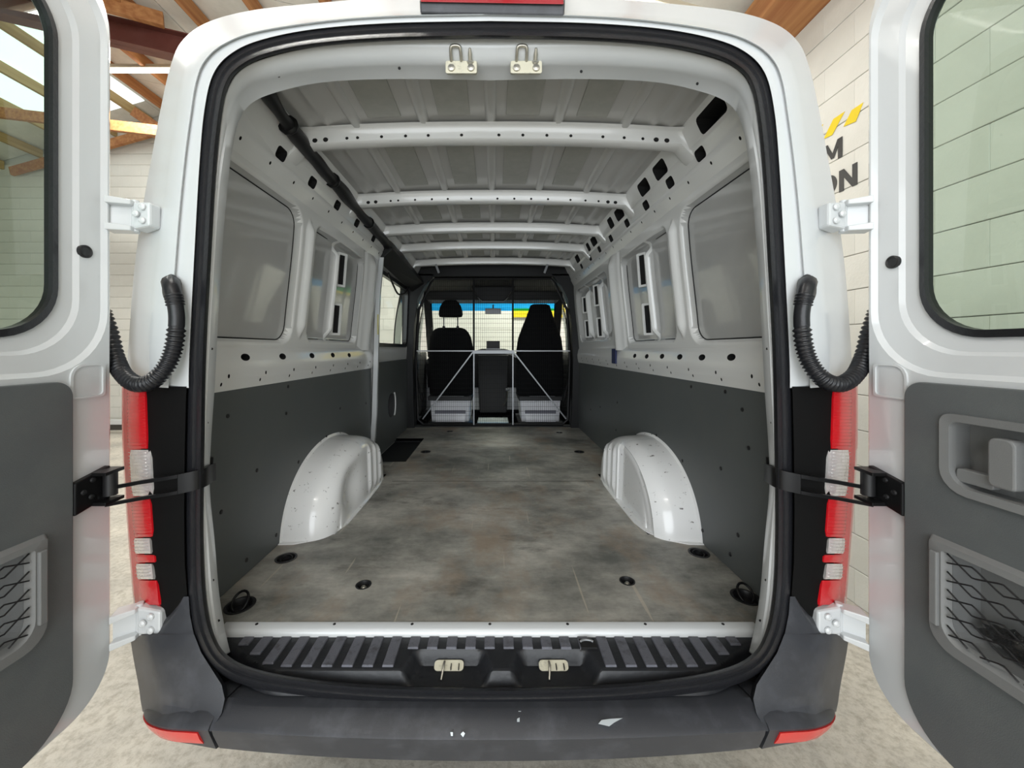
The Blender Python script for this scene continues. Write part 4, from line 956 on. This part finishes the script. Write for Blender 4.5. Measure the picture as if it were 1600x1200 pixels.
# black entry step insert: field with two latch bays
LB = (P(707, 1030, .97).x, P(875, 1030, .97).x)
def stepz(x, y):
    q = (abs(x)/.70)**3
    yf = .948+.095*sstep(.50, .745, abs(x))**1.3*1.0
    z = .662
    z -= .048*(1-sstep(yf-.012, yf+.008, y))
    for c in LB:
        hw = .105-.35*max(0, y-.965)
        k = (1-sstep(hw-.02, hw+.01, abs(x-c)))*(1-sstep(1.008, 1.02, y))
        z = z*(1-k)+min(z, .628)*k
    return z
g = field(lin(-.748, .748, .0085), [.936]+lin(.94, 1.066, .0045), lambda x, y: Vector((x, max(y, .936+.10*sstep(.50, .75, abs(x))**1.3), stepz(x, max(y, .936+.10*sstep(.50, .75, abs(x))**1.3)))))
sp_ = g.build('step_insert', M['tread'], van, smooth='auto')
for k in range(27):
    x = -.663+k*.051
    y0 = .962+.095*sstep(.50, .745, abs(x))**1.3
    for c in LB:
        if abs(x-c) < .118: y0 = 1.020
    if abs(x) > .60: y0 += .006
    if y0 > 1.04: continue
    G().hexa([(x-.0145, y0, .660), (x+.0145, y0, .660), (x+.0145, 1.060, .660), (x-.0145, 1.060, .660), (x-.0135, y0+.002, .6665), (x+.0135, y0+.002, .6665), (x+.0135, 1.060, .6665), (x-.0135, 1.060, .6665)]).build('tread_strip', M['strip'], sp_, bevel=.0012)
for c in LB:
    lt = G().prism(rrect(c-.038, c+.038, 0, .030, .010, 4), lambda p: (p[0], .985+p[1]*.75, .634+p[1]*.35), lambda p: (p[0], .99+p[1]*.75, .628+p[1]*.35)).build('floor_latch', M['cream'], sp_, bevel=.001)
    G().tube(catmull([(c-.012, 1.0, .645), (c-.012, .985, .648), (c-.014, .972, .638), (c-.016, .962, .630)], 12), .003, 8).build('latch_hook', M['metal'], lt, smooth=True)
    for dx in (.006, .026): G().box((c+dx-.001, .984, .636), (c+dx+.001, .998, .643)).build('latch_slot', M['dark'], lt)
G().box((.243, 1.02, .655), (.286, 1.05, .6672)).build('socket_hole', M['dark'], sp_)
G().tube([(.248+.018*math.cos(a)+.014, 1.034+.010*math.sin(a), .669) for a in [.3+2.5*i/10 for i in range(11)]], .003, 6).build('socket_ring', M['silver'], sp_, smooth=True)
# under-sill channel between seal and bumper
G().box((-.70, .945, .50), (.70, 1.10, .60)).build('sill_member', M['black'], van)

# ------------------------------------------------------------------ rear doors (open at right angles)
for s in (-1, 1):
    XI = .942
    def D(u, z, w_=0):                      # door space: u from hinge edge, w outwards
        bend = .035*sstep(1.5, 2.4, z)      # upper door leans with the body
        return Vector((s*(XI+w_-bend*.0), .974-u, z))
    F = lambda w_, r=None: (lambda p: D(p[0], p[1], w_))
    N = 10
    Z0, Z1, U1 = .595, 2.40, .775
    o0 = rrect(0, U1, Z0, Z1, [.11, .05, .05, .15], N)
    o1 = rrect(.006, U1-.006, Z0+.006, Z1-.006, [.105, .05, .05, .145], N)
    o2 = rrect(.022, U1-.02, Z0+.02, Z1-.02, [.095, .04, .04, .135], N)
    s0 = rrect(.026, U1-.05, 1.400, 2.34, [.15, .12, .10, .12], N)
    s1 = rrect(.034, U1-.06, 1.410, 2.33, [.142, .12, .10, .12], N)
    s2 = rrect(.076, U1-.10, 1.446, 2.29, [.125, .11, .09, .11], N)
    s3 = rrect(.084, U1-.105, 1.454, 2.285, [.12, .11, .09, .11], N)
    wn = rrect(.112, U1-.13, 1.482, 2.26, [.115, .10, .10, .11], N)
    g = G()
    g.loft([[F(.055)(p) for p in o0], [F(.040)(p) for p in o0], [F(.022)(p) for p in o0], [F(.014)(p) for p in o1], [F(.0)(p) for p in o2]])
    pk = rrect(.205, .60, .885, 1.05, [.03, .03, .008, .008], 5); hb = rrect(.198, .375, 1.185, 1.318, [.035, .02, .015, .015], 5)
    pkh = rrect(.202, .603, .882, 1.053, [.032, .032, .009, .009], 5); hbh = rrect(.195, .378, 1.182, 1.321, [.037, .022, .016, .016], 5)
    holed(g, o2, [s0, pkh]+([hbh] if s > 0 else []), lambda p: D(p.x, p.y, 0))
    g.loft([[F(0)(p) for p in s0], [F(.010)(p) for p in s1], [F(.016)(p) for p in s2], [F(.024)(p) for p in s3], [F(.030)(p) for p in wn], [F(.052)(p) for p in wn]])
    holed(g, o0, wn, lambda p: D(p.x, p.y, .055))
    bm = bmesh.new(); me = mesh_data('rear_door', g.v, g.f, M['white']); bm.from_mesh(me)
    bmesh.ops.remove_doubles(bm, verts=bm.verts, dist=.0004); bmesh.ops.recalc_face_normals(bm, faces=bm.faces); bm.to_mesh(me); bm.free()
    me.polygons.foreach_set('use_smooth', [True]*len(me.polygons)); me.set_sharp_from_angle(angle=math.radians(28))
    dr = obj('rear_door', me, van)
    # window seal and pane
    w1 = rrect(.126, U1-.142, 1.497, 2.248, [.105, .10, .10, .10], N)
    G().loft([[F(.036)(p) for p in wn], [F(.024)(p) for p in wn], [F(.020)(p) for p in w1], [F(.028)(p) for p in w1], [F(.040)(p) for p in w1]]).build('window_seal', M['rubber'], dr, smooth='auto')
    q = [F(.030)(p) for p in w1]; G().add(q, [tuple(range(len(q)))]).build('window_pane', M['glass_g'], dr)
    # rubber plug, small pressed panel
    G().lathe([(.0150, -.003), (.0150, .0045), (.0125, .006), (.010, .0035), (.002, .0030)], D(.066, 1.69, .0145) if s < 0 else D(.066, 1.665, .0145), (-s, 0, 0), 24).build('rubber_plug', M['black'], dr, smooth='auto')
    pp = rrect(.035, .105, 1.345, 1.475, [.012, .004, .05, .012], 5)
    pp = rrect(.035, .112, 1.345, 1.425, [.010, .004, .03, .010], 5)
    pi = [(.0735+(a-.0735)*.86, 1.385+(b-1.385)*.88) for a, b in pp]
    G().loft([[F(.0005)(p) for p in pp], [F(-.004)(p) for p in pp], [F(-.004)(p) for p in pi], [F(.0005)(p) for p in pi]]).build('pressed_panel', M['white'], dr, smooth='auto')
    # lower trim board with pocket (and handle bay on the right door)
    tp = rrect(.112, U1-.03, .620, 1.388, [.10, .05, .03, .035], N)
    tr = G().prism(tp, F(-.010), F(.006)).build('door_trim_board', M['trim_l'], dr)
    c = G()
    c.prism(pkh, F(-.03), F(.03))
    if s > 0: c.prism(hbh, F(-.03), F(.03))
    cut(tr, c, M['trim_l']); bev(tr, .002, 2)
    # pocket frame, back and net
    pf = rrect(.165, .64, .845, 1.072, [.045, .045, .006, .006], 5); pf2 = rrect(.172, .633, .851, 1.065, [.042, .042, .005, .005], 5)
    pg = [(a, b) for a, b in pk]
    pkf = G().loft([[F(-.010)(p) for p in pf], [F(-.022)(p) for p in pf2], [F(-.024)(p) for p in [(.189+(a-.189)*1, b) for a, b in rrect(.195, .61, .872, 1.053, [.036, .036, .006, .006], 5)]], [F(-.012)(p) for p in pk]]).build('pocket_frame', M['trim_light'], dr, smooth='auto')
    for nm, bay, mm, dp in (('pocket_liner', pk, M['trim_light'], .045),)+((('handle_liner', hb, M['trim_light'], .032),) if s > 0 else ()):
        G().loft([[F(-.0115)(p) for p in bay], [F(dp-.006)(p) for p in bay], [F(dp)(p) for p in bay]]).add([F(dp)(p) for p in bay], [tuple(range(len(bay)))]).build(nm, mm, dr)
    G().box(D(.178, .895, -.030), D(.192, 1.045, -.022)).build('pocket_edge', M['trim_light'], dr, bevel=.002)
    g = G()
    for fam in (0, 1):
        for k in range(-3, 14):
            path = []
            for i in range(60):
                u = .203+.40*i/59
                ph = (u-.2)/.045; zz = .885+.165*((k*.036)/.165) + (.0215*abs(((ph+fam) % 2)-1)) - .010*((u-.2)/.4)
                zz += -.012*math.sin(min(1, (u-.2)/.4)*PI)
                if .884 < zz < 1.052: path.append(D(u, zz, -.020-.006*math.sin(PI*(u-.2)/.4)))
                elif len(path) > 1: g.tube(path, .0016, 5); path = []
                else: path = []
            if len(path) > 1: g.tube(path, .0016, 5)
    g.build('storage_net', M['black'], dr, smooth=True)
    if s > 0:
        hf = rrect(.185, .385, 1.172, 1.330, [.045, .03, .02, .02], 5); hf2 = rrect(.200, .372, 1.187, 1.315, [.034, .02, .015, .015], 5)
        hbz = G().loft([[F(-.009)(p) for p in hf], [F(-.016)(p) for p in hf], [F(-.014)(p) for p in hf2], [F(.001)(p) for p in hf2]]).build('handle_bezel', M['trim_light'], dr, smooth='auto')
        for p, n_ in ((hf, .0015),): pass
        G().prism(rrect(.262, .300, 1.207, 1.297, [.010, .006, .012, .012], 4), F(-.016), F(.010)).build('release_lever', M['trim_light'], dr, bevel=.003, label='light grey release lever')
        G().prism(rrect(.204, .262, 1.196, 1.222, .006, 3), F(-.004), F(.012)).build('lock_slide', M['trim_light'], dr, bevel=.002)
    # black bracket of the check strap
    d0 = (CZ-1.13)
    bz0, bz1 = 1.095, 1.175
    bk_ = G().prism([(.032, bz0+.006), (.112, bz0-.012), (.112, bz1-.018), (.032, bz1)], F(-.014), F(.001)).build('check_bracket', M['blackpaint'], dr, bevel=.003)
    G().tube([D(.045, bz0+.012, -.026), D(.045, bz1-.012, -.026)], .014, 12).build('bracket_roller', M['black'], dr, smooth='auto')
    for zz in (bz0+.002, bz1-.008): G().prism([(.028, zz-.004), (.075, zz-.006), (.075, zz+.002), (.028, zz+.004)], F(-.044), F(-.010)).build('bracket_ear', M['blackpaint'], dr, bevel=.001)
    for u, zz in ((.075, bz1-.022), (.095, (bz0+bz1)/2-.004), (.078, bz0+.020)):
        G().lathe([(.006, 0), (.005, .004), (.001, .005)], D(u, zz, -.014), (-s, 0, 0), 10).build('bracket_bolt', M['black'], dr)
# crumpled black plastic bag in the right door pocket
bm = bmesh.new(); bmesh.ops.create_icosphere(bm, subdivisions=5, radius=1)
for v in bm.verts:
    c = v.co.copy(); n1 = noise.noise(c*2.2)*.35+abs(noise.noise(c*5))*.25; c *= (.8+n1)
    v.co = Vector((.960+c.x*.010, .974-.285+c.y*.060, .920+c.z*.026))
me = bpy.data.meshes.new('plastic_bag'); bm.to_mesh(me); bm.free(); me.materials.append(M['pinkbag']); me.polygons.foreach_set('use_smooth', [True]*len(me.polygons))
obj('plastic_bag', me, None, label='crumpled black plastic bag in the net pocket of the right rear door', category='bag')
